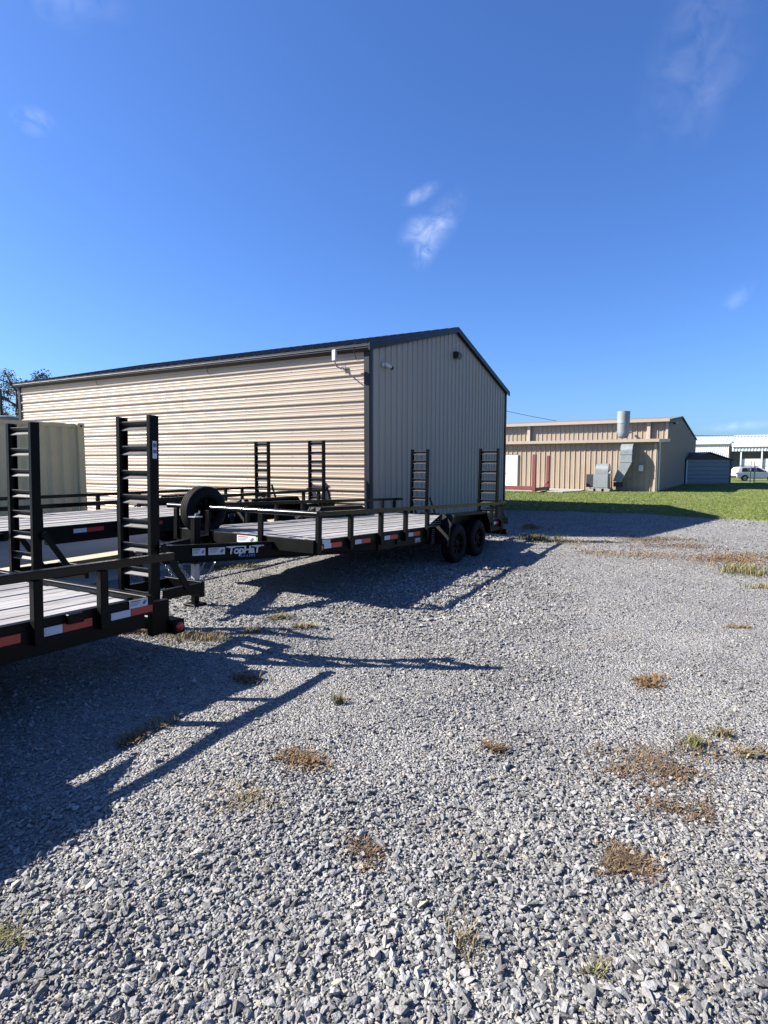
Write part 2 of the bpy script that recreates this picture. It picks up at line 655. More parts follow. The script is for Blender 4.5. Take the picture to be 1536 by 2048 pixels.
def tag(o, label=None, cat=None, group=None, kind=None):
    if label:
        o['label'] = label
    if cat:
        o['category'] = cat
    if group:
        o['group'] = group
    if kind:
        o['kind'] = kind
    return o


def empty(name, loc, rot=(0, 0, 0)):
    o = bpy.data.objects.new(name, None)
    o.empty_display_size = .2
    col.objects.link(o)
    o.location = loc
    o.rotation_euler = rot
    return o


def text_mesh(body, size, material, shear=0., extrude=.0015, bold=0., space=1.):
    cu = bpy.data.curves.new('lettering', 'FONT')
    cu.body = body
    cu.size = size
    cu.shear = shear
    cu.extrude = extrude
    cu.offset = bold
    cu.space_character = space
    cu.align_x = 'LEFT'
    tmp = bpy.data.objects.new('lettering_tmp', cu)
    col.objects.link(tmp)
    dg = bpy.context.evaluated_depsgraph_get()
    me = bpy.data.meshes.new_from_object(tmp.evaluated_get(dg))
    bpy.data.objects.remove(tmp)
    bpy.data.curves.remove(cu)
    me.materials.clear()
    me.materials.append(material)
    return me


# ------------------------------------------------------------------ ground
def gz(x, y):
    """height of the gravel yard: faint undulation, flat where things stand far off"""
    f = np.clip((13 - np.asarray(y)) / 6, 0, 1)
    x = np.asarray(x)
    y = np.asarray(y)
    return f * (.014 * np.sin(1.1 * x + .6 * y + .5) + .012 * np.sin(2.3 * x - 1.7 * y + 2) + .008 * np.sin(4.1 * x + 3.3 * y) + .006 * np.sin(6.7 * y - 5.1 * x + 1)) - .012 * f


def far_z(y):
    """the land falls away gently beyond the lawn"""
    return np.where(np.asarray(y) > 46, -np.clip((np.asarray(y) - 46) / 20, 0, 1) * .62, 0.)


def grid_sheet(name, xs, ys, zf, material, label_kind='structure'):
    X, Y = np.meshgrid(xs, ys)
    Z = zf(X, Y)
    v = np.stack([X.ravel(), Y.ravel(), Z.ravel()], 1)
    nx, ny = len(xs), len(ys)
    i = np.arange(nx * ny).reshape(ny, nx)
    f = np.stack([i[:-1, :-1].ravel(), i[:-1, 1:].ravel(), i[1:, 1:].ravel(), i[1:, :-1].ravel()], 1)
    me = bpy.data.meshes.new(name)
    me.from_pydata(v.tolist(), [], f.tolist())
    me.materials.append(material)
    for p in me.polygons:
        p.use_smooth = True
    o = link(name, me)
    o['kind'] = label_kind
    return o


grid_sheet('ground', np.concatenate([[-1500, -400, -120], np.linspace(-60, 80, 15), [200, 500, 1500]]),
           np.concatenate([[-200, -60], np.linspace(-20, 40, 5), np.linspace(46, 66, 6), [100, 200, 500, 2000]]),
           lambda X, Y: far_z(Y) - .07, M['terrain'])
grid_sheet('gravel_yard', np.concatenate([[-30, -20, -14], np.linspace(-10, 10, 101), [13, 17, 22, 30]]),
           np.concatenate([[-14, -8, -4], np.linspace(-2, 14, 81), [16, 18, 20, 23, 27]]),
           gz, M['gravel'])

# boundary between gravel and lawn, from left to right
LAWN = [(-1.5, 24.5), (2.0, 22.6), (4.3, 20.9), (6.5, 20.3), (8.6, 19.4), (9.6, 18.5), (10.3, 17.7), (11.4, 16.8), (13.5, 15.2), (17, 12.6), (22, 9.5), (30, 6)]


def lawn_edge(x):
    p = np.array(LAWN)
    return np.interp(x, p[:, 0], p[:, 1]) + .12 * np.sin(3.1 * np.asarray(x)) + .07 * np.sin(7.7 * np.asarray(x) + 1)


xs = np.concatenate([np.linspace(-1.5, 14, 125), np.linspace(14.5, 60, 40)])
rows = [0., .06, .3, 1, 3, 6, 10]
vs, fs = [], []
yend = [30, 36, 42, 46, 50, 54, 60, 66, 90]
nr = len(rows) + len(yend)
for x in xs:
    e = float(lawn_edge(x))
    yy = [e + r for r in rows] + [max(e + 10.2 + .1 * k, y) for k, y in enumerate(yend)]
    vs += [(float(x), y, (.0 if k == 0 else .035) + float(far_z(y))) for k, y in enumerate(yy)]
for i in range(len(xs) - 1):
    for k in range(nr - 1):
        fs.append((i * nr + k, (i + 1) * nr + k, (i + 1) * nr + k + 1, i * nr + k + 1))
me = bpy.data.meshes.new('lawn')
me.from_pydata(vs, [], fs)
me.materials.append(M['lawn'])
for p in me.polygons:
    p.use_smooth = True
tag(link('lawn', me), kind='structure')


def scatter(name, label, cat, protos, pos, rot, scl, pick, material):
    """one object: prototype pieces and scatter points live in the same mesh; nodes instance piece number 'pick' on every point"""
    np_ = len(pos)
    V, Fc, pid = [], [], []
    for k, (v, f) in enumerate(protos):
        o = len(V)
        V += [tuple(p) for p in v]
        Fc += [tuple(i + o for i in q) for q in f]
        pid += [k] * len(v)
    nv = len(V)
    allv = np.concatenate([np.array(V), pos]) if nv else pos
    me = bpy.data.meshes.new(name)
    me.from_pydata(allv.tolist(), [], Fc)

    def at(nm, typ, field, arr):
        a = me.attributes.new(nm, typ, 'POINT')
        a.data.foreach_set(field, np.ascontiguousarray(arr, dtype=np.int32 if typ == 'INT' else np.float32).ravel())
    at('proto', 'INT', 'value', np.concatenate([np.array(pid), -np.ones(np_)]))
    at('pick', 'INT', 'value', np.concatenate([np.zeros(nv), pick]))
    at('rot', 'FLOAT_VECTOR', 'vector', np.concatenate([np.zeros((nv, 3)), rot]))
    at('scl', 'FLOAT_VECTOR', 'vector', np.concatenate([np.zeros((nv, 3)), scl]))
    me.materials.append(material)
    o = link(name, me)
    tag(o, label, cat, kind='stuff')
    ng = bpy.data.node_groups.new(name + '_scatter', 'GeometryNodeTree')
    ng.interface.new_socket('Geometry', in_out='INPUT', socket_type='NodeSocketGeometry')
    ng.interface.new_socket('Geometry', in_out='OUTPUT', socket_type='NodeSocketGeometry')
    N, L = ng.nodes, ng.links
    gi = N.new('NodeGroupInput')
    go = N.new('NodeGroupOutput')

    def attr(nm, typ):
        a = N.new('GeometryNodeInputNamedAttribute')
        a.data_type = typ
        a.inputs['Name'].default_value = nm
        return a.outputs['Attribute']

    def sep(k):
        s = N.new('GeometryNodeSeparateGeometry')
        s.domain = 'POINT'
        c = N.new('FunctionNodeCompare')
        c.data_type = 'INT'
        c.operation = 'EQUAL'
        L.new(attr('proto', 'INT'), c.inputs[2])
        c.inputs[3].default_value = k
        L.new(gi.outputs[0], s.inputs['Geometry'])
        L.new(c.outputs[0], s.inputs['Selection'])
        return s.outputs['Selection']
    g2i = N.new('GeometryNodeGeometryToInstance')
    for k in reversed(range(len(protos))):
        L.new(sep(k), g2i.inputs[0])
    iop = N.new('GeometryNodeInstanceOnPoints')
    m2p = N.new('GeometryNodeMeshToPoints')
    L.new(sep(-1), m2p.inputs['Mesh'])
    L.new(m2p.outputs[0], iop.inputs['Points'])
    L.new(g2i.outputs[0], iop.inputs['Instance'])
    iop.inputs['Pick Instance'].default_value = True
    L.new(attr('pick', 'INT'), iop.inputs['Instance Index'])
    e2r = N.new('FunctionNodeEulerToRotation')
    L.new(attr('rot', 'FLOAT_VECTOR'), e2r.inputs[0])
    L.new(e2r.outputs[0], iop.inputs['Rotation'])
    L.new(attr('scl', 'FLOAT_VECTOR'), iop.inputs['Scale'])
    L.new(iop.outputs[0], go.inputs[0])
    md = o.modifiers.new('scatter', 'NODES')
    md.node_group = ng
    return o


def rock_proto(seed):
    """angular crushed stone: hull of a few random points, flattened"""
    r = np.random.default_rng(seed)
    bm = bmesh.new()
    n = int(r.integers(11, 17))
    p = r.normal(size=(n, 3))
    p /= np.linalg.norm(p, axis=1)[:, None]
    p *= r.uniform(.75, 1.1, (n, 1))
    p *= np.array([1.0, r.uniform(.6, .85), r.uniform(.42, .68)])
    for q in p:
        bm.verts.new(q)
    h = bmesh.ops.convex_hull(bm, input=bm.verts)
    bmesh.ops.delete(bm, geom=[g for g in h['geom_interior'] if isinstance(g, bmesh.types.BMVert)], context='VERTS')
    bm.verts.index_update()
    out = ([tuple(v.co) for v in bm.verts], [tuple(v.index for v in f.verts) for f in bm.faces])
    bm.free()
    return out


def wedge_points(y0, y1, dens, margin):
    n = int(dens * (.68 * (y1 ** 2 - y0 ** 2) + 2 * margin * (y1 - y0)))
    # density over a frustum footprint: sample y by rejection
    y = rng.uniform(y0, y1, n * 3)
    w = 1.36 * y + 2 * margin
    keep = rng.uniform(0, w.max(), len(y)) < w
    y = y[keep][:n]
    x = rng.uniform(-.5, .5, len(y)) * (1.36 * y + 2 * margin)
    return x, y


def coarse(x, y):
    """where the coarser stone lies: windrows near the camera and down the left, fine packed gravel on the wheel path at right"""
    c = .5 + .5 * np.sin(.9 * x - .5 * y + 1.2) * np.sin(.55 * y + .4 * x)
    c = c * np.clip(1.15 - .22 * np.abs(x - (-.3 + .05 * y)), .25, 1)
    for c0 in (.9, 2.5):      # packed wheel tracks
        c = c * (1 - .85 * np.exp(-((x - c0 - .27 * y) / .38) ** 2))
    near = np.clip((4.2 - y) / 2.2, 0, 1)
    return np.clip(.25 * c + .75 * np.maximum(near * .7, c * .8), 0, 1)


def in_poly_pad(x, y):
    # on the concrete pad (left of its edge line)
    return ((x + 3.9) * .875 - (y - 8.66) * .485) < -.05


def in_building(x, y):
    a = (x + .357) * .4843 + (y - 13.835) * .8749
    b = -(x + .357) * .8749 + (y - 13.835) * .4843
    return (a > -.05) & (b > -.05) & (a < 10.7) & (b < 14.4)


P, S = [], []
for y0, y1, dens, margin, mean in ((.9, 2.8, 5500, .9, .0052), (2.8, 6.0, 3200, 1.0, .0062), (6.0, 11.0, 900, 1.0, .0095),
                                    (.9, 2.8, 3300, .9, .0112), (2.8, 6.0, 2400, 1.0, .0114), (6.0, 11.0, 1250, 1.0, .0145), (11.0, 21.0, 420, 1.0, .020)):
    x, y = wedge_points(y0, y1, dens, margin)
    c = coarse(x, y)
    s = mean * np.minimum(np.exp(rng.normal(0, .40, len(x))), 2.1) * (.62 + .8 * c)
    keep = (rng.uniform(size=len(x)) < .48 + .57 * c) & ~in_poly_pad(x, y) & ~in_building(x, y) & (y < lawn_edge(x) + .05)
    P.append(np.stack([x, y, s], 1)[keep])
# larger lumps
x, y = wedge_points(.9, 5.5, 45, .8)
s = rng.uniform(.017, .025, len(x))
k = rng.uniform(size=len(x)) < coarse(x, y) + .1
P.append(np.stack([x, y, s], 1)[k & ~in_poly_pad(x, y)])
P = np.concatenate(P)
n = len(P)
s = P[:, 2]
pos = np.stack([P[:, 0], P[:, 1], gz(P[:, 0], P[:, 1]) + s * rng.uniform(-.1, .45, n)], 1)
rot = np.stack([rng.normal(0, .32, n), rng.normal(0, .32, n), rng.uniform(0, 6.28, n)], 1)
scl = np.stack([s * rng.uniform(.85, 1.45, n), s * rng.uniform(.8, 1.15, n), s * rng.uniform(.8, 1.2, n)], 1)
scatter('gravel', 'loose grey crushed stone covering the yard', 'gravel', [rock_proto(100 + i) for i in range(18)],
        pos, rot, scl, rng.integers(0, 18, n), M['stone'])


def tuft_proto(seed, nb=7, h=1.):
    r = np.random.default_rng(seed)
    V, Fc = [], []
    for i in range(nb):
        a = r.uniform(0, 6.28)
        b = r.uniform(0, 6.28)
        base = np.array([r.normal(0, .35), r.normal(0, .35), 0])
        lean = np.array([math.cos(a), math.sin(a), 0]) * r.uniform(.2, .9)
        w = np.array([math.cos(b), math.sin(b), 0]) * .10
        hh = h * r.uniform(.6, 1.1)
        o = len(V)
        V += [base - w, base + w, base + lean * .4 + w * .7 + np.array([0, 0, hh * .6]), base + lean * .4 - w * .7 + np.array([0, 0, hh * .6]), base + lean + np.array([0, 0, hh])]
        Fc += [(o, o + 1, o + 2, o + 3), (o + 3, o + 2, o + 4)]
    return V, Fc


ng_ = 52000
y = 17 + (48 - 17) * rng.uniform(size=ng_) ** 1.15
x = rng.uniform(1.0, 3.0, ng_) + rng.uniform(size=ng_) * (y * .72 + 1)
k = (y > lawn_edge(x) - .05 - rng.exponential(.16, ng_)) & (x < 40)
x, y = x[k], y[k]
n = len(x)
s = rng.uniform(.04, .07, n)
scatter('lawn_grass', 'short green mown grass of the lawn', 'grass', [tuft_proto(i) for i in range(8)],
        np.stack([x, y, np.full(n, .03) + far_z(y)], 1), np.stack([np.zeros(n), np.zeros(n), rng.uniform(0, 6.28, n)], 1),
        np.stack([s, s, s * .8], 1), rng.integers(0, 8, n), M['blade'])

# concrete yard slab at the left, beside the metal building
AX, AY = .485, .875
slab = MB()
p0 = Vector((-3.9, 8.66))
d = Vector((AX, AY))
poly = [p0 - d * 9, p0 + d * 5.9, p0 + d * 5.9 + Vector((-AY, AX)) * 15, p0 - d * 9 + Vector((-AY, AX)) * 15]
slab.prism([(p.x, p.y) for p in poly], 2, -.05, .035)
tag(slab.build('concrete_slab', M['slab'], bevel=.01), kind='structure')


# ------------------------------------------------------------------ ribbed sheet metal
def rib_profile(width, pitch=.3048, h=.032, base=.072, top=.03, minor=.007, start=None):
    """(along, out) points of a ribbed sheet: tall ribs each pitch with two low ribs between"""
    pts = [(0, 0)]
    c = (pitch / 2 if start is None else start) - pitch
    while c < width + .001:
        for a, z in ((c - base / 2, 0), (c - top / 2, h), (c + top / 2, h), (c + base / 2, 0)):
            if 0 < a < width:
                pts.append((a, z))
        for q in (.36, .64):
            m = c + pitch * q
            if minor:
                for a, z in ((m - .018, 0), (m - .008, minor), (m + .008, minor), (m + .018, 0)):
                    if 0 < a < width:
                        pts.append((a, z))
        c += pitch
    pts.append((width, 0))
    return pts


def sheet(pts, put, lo, hi, th=None):
    """sweep profile between lo(a) and hi(a); put(a, out, t) -> xyz"""
    V, Fc = [], []
    for a, z in pts:
        V.append(put(a, z, lo(a)))
        V.append(put(a, z, hi(a)))
    for i in range(len(pts) - 1):
        Fc.append((2 * i, 2 * i + 2, 2 * i + 3, 2 * i + 1))
    return V, Fc


def sheet_obj(name, pts, put, lo, hi, material, parent):
    V, Fc = sheet(pts, put, lo, hi)
    me = bpy.data.meshes.new(name)
    me.from_pydata(V, [], Fc)
    me.materials.append(material)
    return link(name, me, parent)


# ------------------------------------------------------------------ the tan metal building
BW, BL, HE, HR = 10.608, 14.295, 4.449, 5.827
yaw = R(28.966)
b1 = empty('metal_building', (-.357, 13.835, 0), (0, 0, R(90) - yaw))
tag(b1, 'tan ribbed metal building with charcoal roof and corner trim behind the trailers', 'building')
# long wall: face at x=0 looking to -x, local y runs along it
core = MB()
core.prism([(.06, 0), (BW - .06, 0), (BW - .06, HE - .12), (BW / 2, HR - .14), (.06, HE - .12)], 1, .06, BL - .06)
core.build('wall_frame', M['greywall'], b1)
rib1 = 4.118
rows_z = [rib1 + .1524 - .9144 * k for k in range(6)]
for k in range(5):
    z1 = rows_z[k]
    z0 = max(rows_z[k + 1], .04)
    prof = rib_profile(z1 - z0, start=.1524)
    prof = [(z1 - a, o) for a, o in prof]
    for ya, yb in ((.05, 6.19), (6.192, 12.33), (12.332, BL - .05)):
        lap = .0012 * ((ya > 1) + (ya > 7)) + .0008 * k
        sheet_obj('wall_panel', prof, lambda a, o, t, lap=lap: (-o - lap, t, a), lambda a, ya=ya: ya, lambda a, yb=yb: yb, M['siding'], b1)
# plain strip under the eave
MB().box(-.004, .05, .05, BL - .05, rows_z[0] + .001, HE - .02).build('wall_panel', M['siding'], b1)
# gable wall: face at y=0 looking to -y
rise = (HR - HE) / (BW / 2)


def roofline(x):
    return HE - .06 + rise * (BW / 2 - abs(x - BW / 2))


k = 0
a0 = .05
while a0 < BW - .06:
    a1 = min(a0 + .9144, BW - .05)
    prof = rib_profile(a1 - a0, start=.1524)
    if a0 < BW / 2 < a1:
        prof = sorted(prof + [(BW / 2 - a0, 0)])
    sheet_obj('wall_panel', [(a0 + a, o) for a, o in prof], lambda a, o, t, k=k: (a, -o - .0011 * (k % 2), t), lambda a: .04, lambda a: roofline(a), M['siding'], b1)
    a0 = a1
    k += 1
for xx in (BW + .002,):
    MB().box(xx - .06, xx, .05, BL - .05, .04, HE - .1).build('wall_panel', M['siding'], b1)
MB().box(.05, BW - .05, BL - .06, BL, .04, HE - .1).build('wall_panel', M['siding'], b1)
# corner trim, both faces of each corner
for (cx, sx), (cy, sy) in (((0, -1), (0, -1)), ((BW, 1), (0, -1)), ((0, -1), (BL, 1))):
    t = MB()
    t.box(*sorted((cx + sx * .04, cx - sx * .11)), *sorted((cy + sy * .044, cy + sy * .003)), .02, HE - .03)
    t.box(*sorted((cx + sx * .045, cx + sx * .003)), *sorted((cy + sy * .04, cy - sy * .11)), .02, HE - .03)
    t.build('corner_trim', M['trim'], b1, bevel=.006)
# roof sheets with rake trim, ridge cap and gutter
th = .05
for s in (0, 1):
    def rx(q):
        return q if s == 0 else BW - q
    r = MB()
    r.add([(rx(-.16), -.09, HE - .03), (rx(BW / 2), -.09, HR + .015), (rx(BW / 2), BL + .09, HR + .015), (rx(-.16), BL + .09, HE - .03),
           (rx(-.16), -.09, HE + .02), (rx(BW / 2), -.09, HR + .065), (rx(BW / 2), BL + .09, HR + .065), (rx(-.16), BL + .09, HE + .02)],
          [(0, 1, 2, 3), (4, 7, 6, 5), (0, 4, 5, 1), (1, 5, 6, 2), (2, 6, 7, 3), (3, 7, 4, 0)])
    ro = r.build('roof', M['roof'], b1)
    ribs = MB()
    for i in range(48):
        yy = -.03 + i * .3048
        ribs.bar((rx(-.16), yy, HE + .025), (rx(BW / 2), yy, HR + .07), .045, .035)
    ribs.build('roof_rib', M['roof'], ro)
    f = MB()
    f.add([(rx(-.17), -.125, HE - .13), (rx(BW / 2), -.125, HR - .085), (rx(BW / 2), -.093, HR - .085), (rx(-.17), -.093, HE - .13),
           (rx(-.17), -.125, HE + .035), (rx(BW / 2), -.125, HR + .08), (rx(BW / 2), -.093, HR + .08), (rx(-.17), -.093, HE + .035)],
          [(0, 1, 2, 3), (4, 7, 6, 5), (0, 4, 5, 1), (1, 5, 6, 2), (2, 6, 7, 3), (3, 7, 4, 0)])
    f.build('rake_trim', M['trim'], b1)
    sf = MB()
    sf.add([(rx(.0), -.09, HE - .105), (rx(BW / 2), -.09, HR - .10), (rx(BW / 2), -.034, HR - .10), (rx(.0), -.034, HE - .105)], [(0, 1, 2, 3)])
    sf.build('rake_soffit', M['trim'], b1)
gut = MB()
gp = [(-.006, HE - .005), (-.15, HE - .005), (-.165, HE - .03), (-.15, HE - .05), (-.15, HE - .075), (-.115, HE - .135), (-.006, HE - .135)]
gut.prism([(a, z) for a, z in gp], 1, -.08, BL + .08)
gut.build('gutter', M['trim'], b1)
for yy in (.32, 5.1, 9.9):
    MB().bar((-.16, yy, HE - .03), (-.11, yy, HE - .16), .02, .012).bar((-.11, yy, HE - .16), (-.04, yy, HE - .3), .014, .012).build('gutter_strap', M['bronze'], b1)
sc = MB()
for i in range(14):
    z = rib1 - .10 - .3048 * i + .0
    for yy in np.arange(.75, BL, 1.52):
        sc.lathe([(.0001, -.010), (.010, -.008), (.010, .0)], (-.001, yy, z), (1, 0, 0), 6)
so = sc.build('screw_heads', M['screw'], b1)
so['kind'] = 'stuff'

# light, camera and antenna fixed to that building (their own things)
Bm = Matrix.Translation((-.357, 13.835, 0)) @ Matrix.Rotation(R(90) - yaw, 4, 'Z')
rotB = (0, 0, R(90) - yaw)


def on_b1(x, y, z):
    return Bm @ Vector((x, y, z))


wl = empty('wall_light', on_b1(5.22, -.034, 5.03), rotB)
tag(wl, 'small dark wall pack light below the gable peak', 'light')
MB().prism([(0, -.1), (-.16, -.1), (-.2, .02), (-.14, .1), (0, .1)], 0, -.14, .14).build('housing', M['bronze'], wl, bevel=.01)
MB().prism([(-.035, -.112), (-.15, -.112), (-.185, -.101), (-.035, -.101)], 0, -.11, .11).build('lens', M['lampglass'], wl)
sc_ = empty('security_camera', on_b1(.60, -.034, 4.1), rotB)
tag(sc_, 'white bullet security camera on the shaded gable wall near the corner', 'camera')
MB().lathe([(.0001, 0), (.055, 0), (.055, .03), (.03, .045), (.0001, .045)], (0, 0, 0), (0, -1, 0), 16).build('base', M['camwhite'], sc_, auto=40)
MB().tube([(0, -.04, 0), (.03, -.08, -.01)], .02, 8).build('arm', M['camwhite'], sc_)
MB().tube([(.0, -.07, .012), (.2, -.12, -.05)], .045, 14).build('body', M['camwhite'], sc_, auto=40)
MB().tube([(.195, -.119, -.048), (.26, -.135, -.07)], .047, 14).build('lens_hood', M['bronze'], sc_, auto=40)
an = empty('antenna', on_b1(-.035, .68, 3.98), rotB)
tag(an, 'small pale wireless antenna on an arm under the eave near the corner', 'antenna')
MB().box(-.02, 0, -.06, .06, -.05, .06).bar((-.02, 0, 0), (-.13, .02, -.02), .03, .03).build('bracket', M['plasticgrey'], an, bevel=.004)
MB().tube([(-.10, .0, -.03), (-.24, .03, 0), (-.3, .05, .1), (-.3, .06, .3)], .016, 8).build('mast', M['plasticgrey'], an, smooth=True)
MB().box(-.36, -.30, -.01, .1, .12, .38).build('antenna_panel', M['camwhite'], an, bevel=.015, seg=2)
MB().box(-.298, -.255, .005, .085, .18, .33).build('bracket_plate', M['plasticgrey'], an, bevel=.006)


# ------------------------------------------------------------------ trailers
def tyre_meshes(r=.338, w=.2, rim=.2):
    ty = MB()
    ty.lathe([(rim, -w * .42), (rim + .02, -w * .5), (r * .84, -w * .52), (r * .965, -w * .42), (r, -w * .33), (r, -w * .22), (r - .009, -w * .21), (r - .009, -w * .17), (r, -w * .16),
              (r + .002, -w * .03), (r - .009, -w * .025), (r - .009, w * .025), (r + .002, w * .03), (r, w * .16), (r - .009, w * .17), (r - .009, w * .21), (r, w * .22), (r, w * .33),
              (r * .965, w * .42), (r * .84, w * .52), (rim + .02, w * .5), (rim, w * .42), (rim, -w * .42)], (0, 0, 0), (0, 1, 0), 40)
    rm = MB()
    rm.lathe([(rim + .004, -w * .46), (rim - .015, -w * .46), (rim - .03, -w * .38), (rim - .035, -w * .1), (rim * .62, -w * .02), (.075, -w * .16), (.07, -w * .3), (.04, -w * .36), (.0001, -w * .36)], (0, 0, 0), (0, 1, 0), 32)
    for k in range(8):
        a = k * math.pi / 4
        c = Vector((math.cos(a), 0, math.sin(a)))
        rm.bar(c * .075 + Vector((0, -w * .2, 0)), c * (rim - .02) + Vector((0, -w * .3, 0)), .045, .02, up=(0, 1, 0))
    return ty.mesh('tyre', M['rubber'], True), rm.mesh('rim', M['rim'], True)


TYRE, RIM = tyre_meshes()
TYRE.set_sharp_from_angle(angle=R(35))
RIM.set_sharp_from_angle(angle=R(35))


def ramp_meshes(w, top, bottom):
    """ladder ramp standing on the tail: two side channels; hinge axis at origin, faces -x"""
    m = MB()
    for s in (-1, 1):
        y0 = s * w / 2
        i = -s
        m.box(0, .09, *sorted((y0, y0 + i * .006)), bottom, top)
        m.box(0, .006, *sorted((y0 + i * .0062, y0 + i * .045)), bottom, top)
        m.box(.084, .09, *sorted((y0 + i * .0062, y0 + i * .045)), bottom, top)
    rails = m.mesh('ramp', M['black'], bevel=.0015)
    g = MB()
    g.prism([(0, -.040), (.0, -.033), (.042, .0), (.0, .033), (.0, .040), (.050, .0)], 1, -w / 2 + .007, w / 2 - .007)
    rung = g.mesh('rung', M['rung'])
    return rails, rung


def side_sticker(parent, u, z, w, h, material, v=-.0, name='reflector'):
    return MB().box(u - w / 2, u + w / 2, v - .003, v + .0005, z - h / 2, z + h / 2).build(name, material, parent)


def warning_label(parent, loc, rz, w, h, red=True):
    """white sticker with a headline bar, lines of print and a small diagram; lies in local xz, faces -y"""
    o = MB().box(-w / 2, w / 2, -.0025, 0, -h / 2, h / 2).build('warning_label', M['label'], parent)
    o.location = loc
    o.rotation_euler = (0, 0, rz)
    p = MB()
    p.box(-w * .45, w * .1, -.0035, -.0026, h * .24, h * .38)
    p.build('label_print', M['inkred'] if red else M['ink'], o)
    q = MB()
    for i in range(3):
        q.box(-w * .45, w * (.05 - .05 * i), -.0035, -.0026, h * (.06 - .14 * i), h * (.11 - .14 * i))
    q.add([(w * .18, -.0035, -h * .1), (w * .34, -.0035, h * .28), (w * .44, -.0035, h * .12), (w * .30, -.0035, -h * .3)], [(0, 1, 2, 3)])
    q.build('label_print', M['ink'], o)
    return o


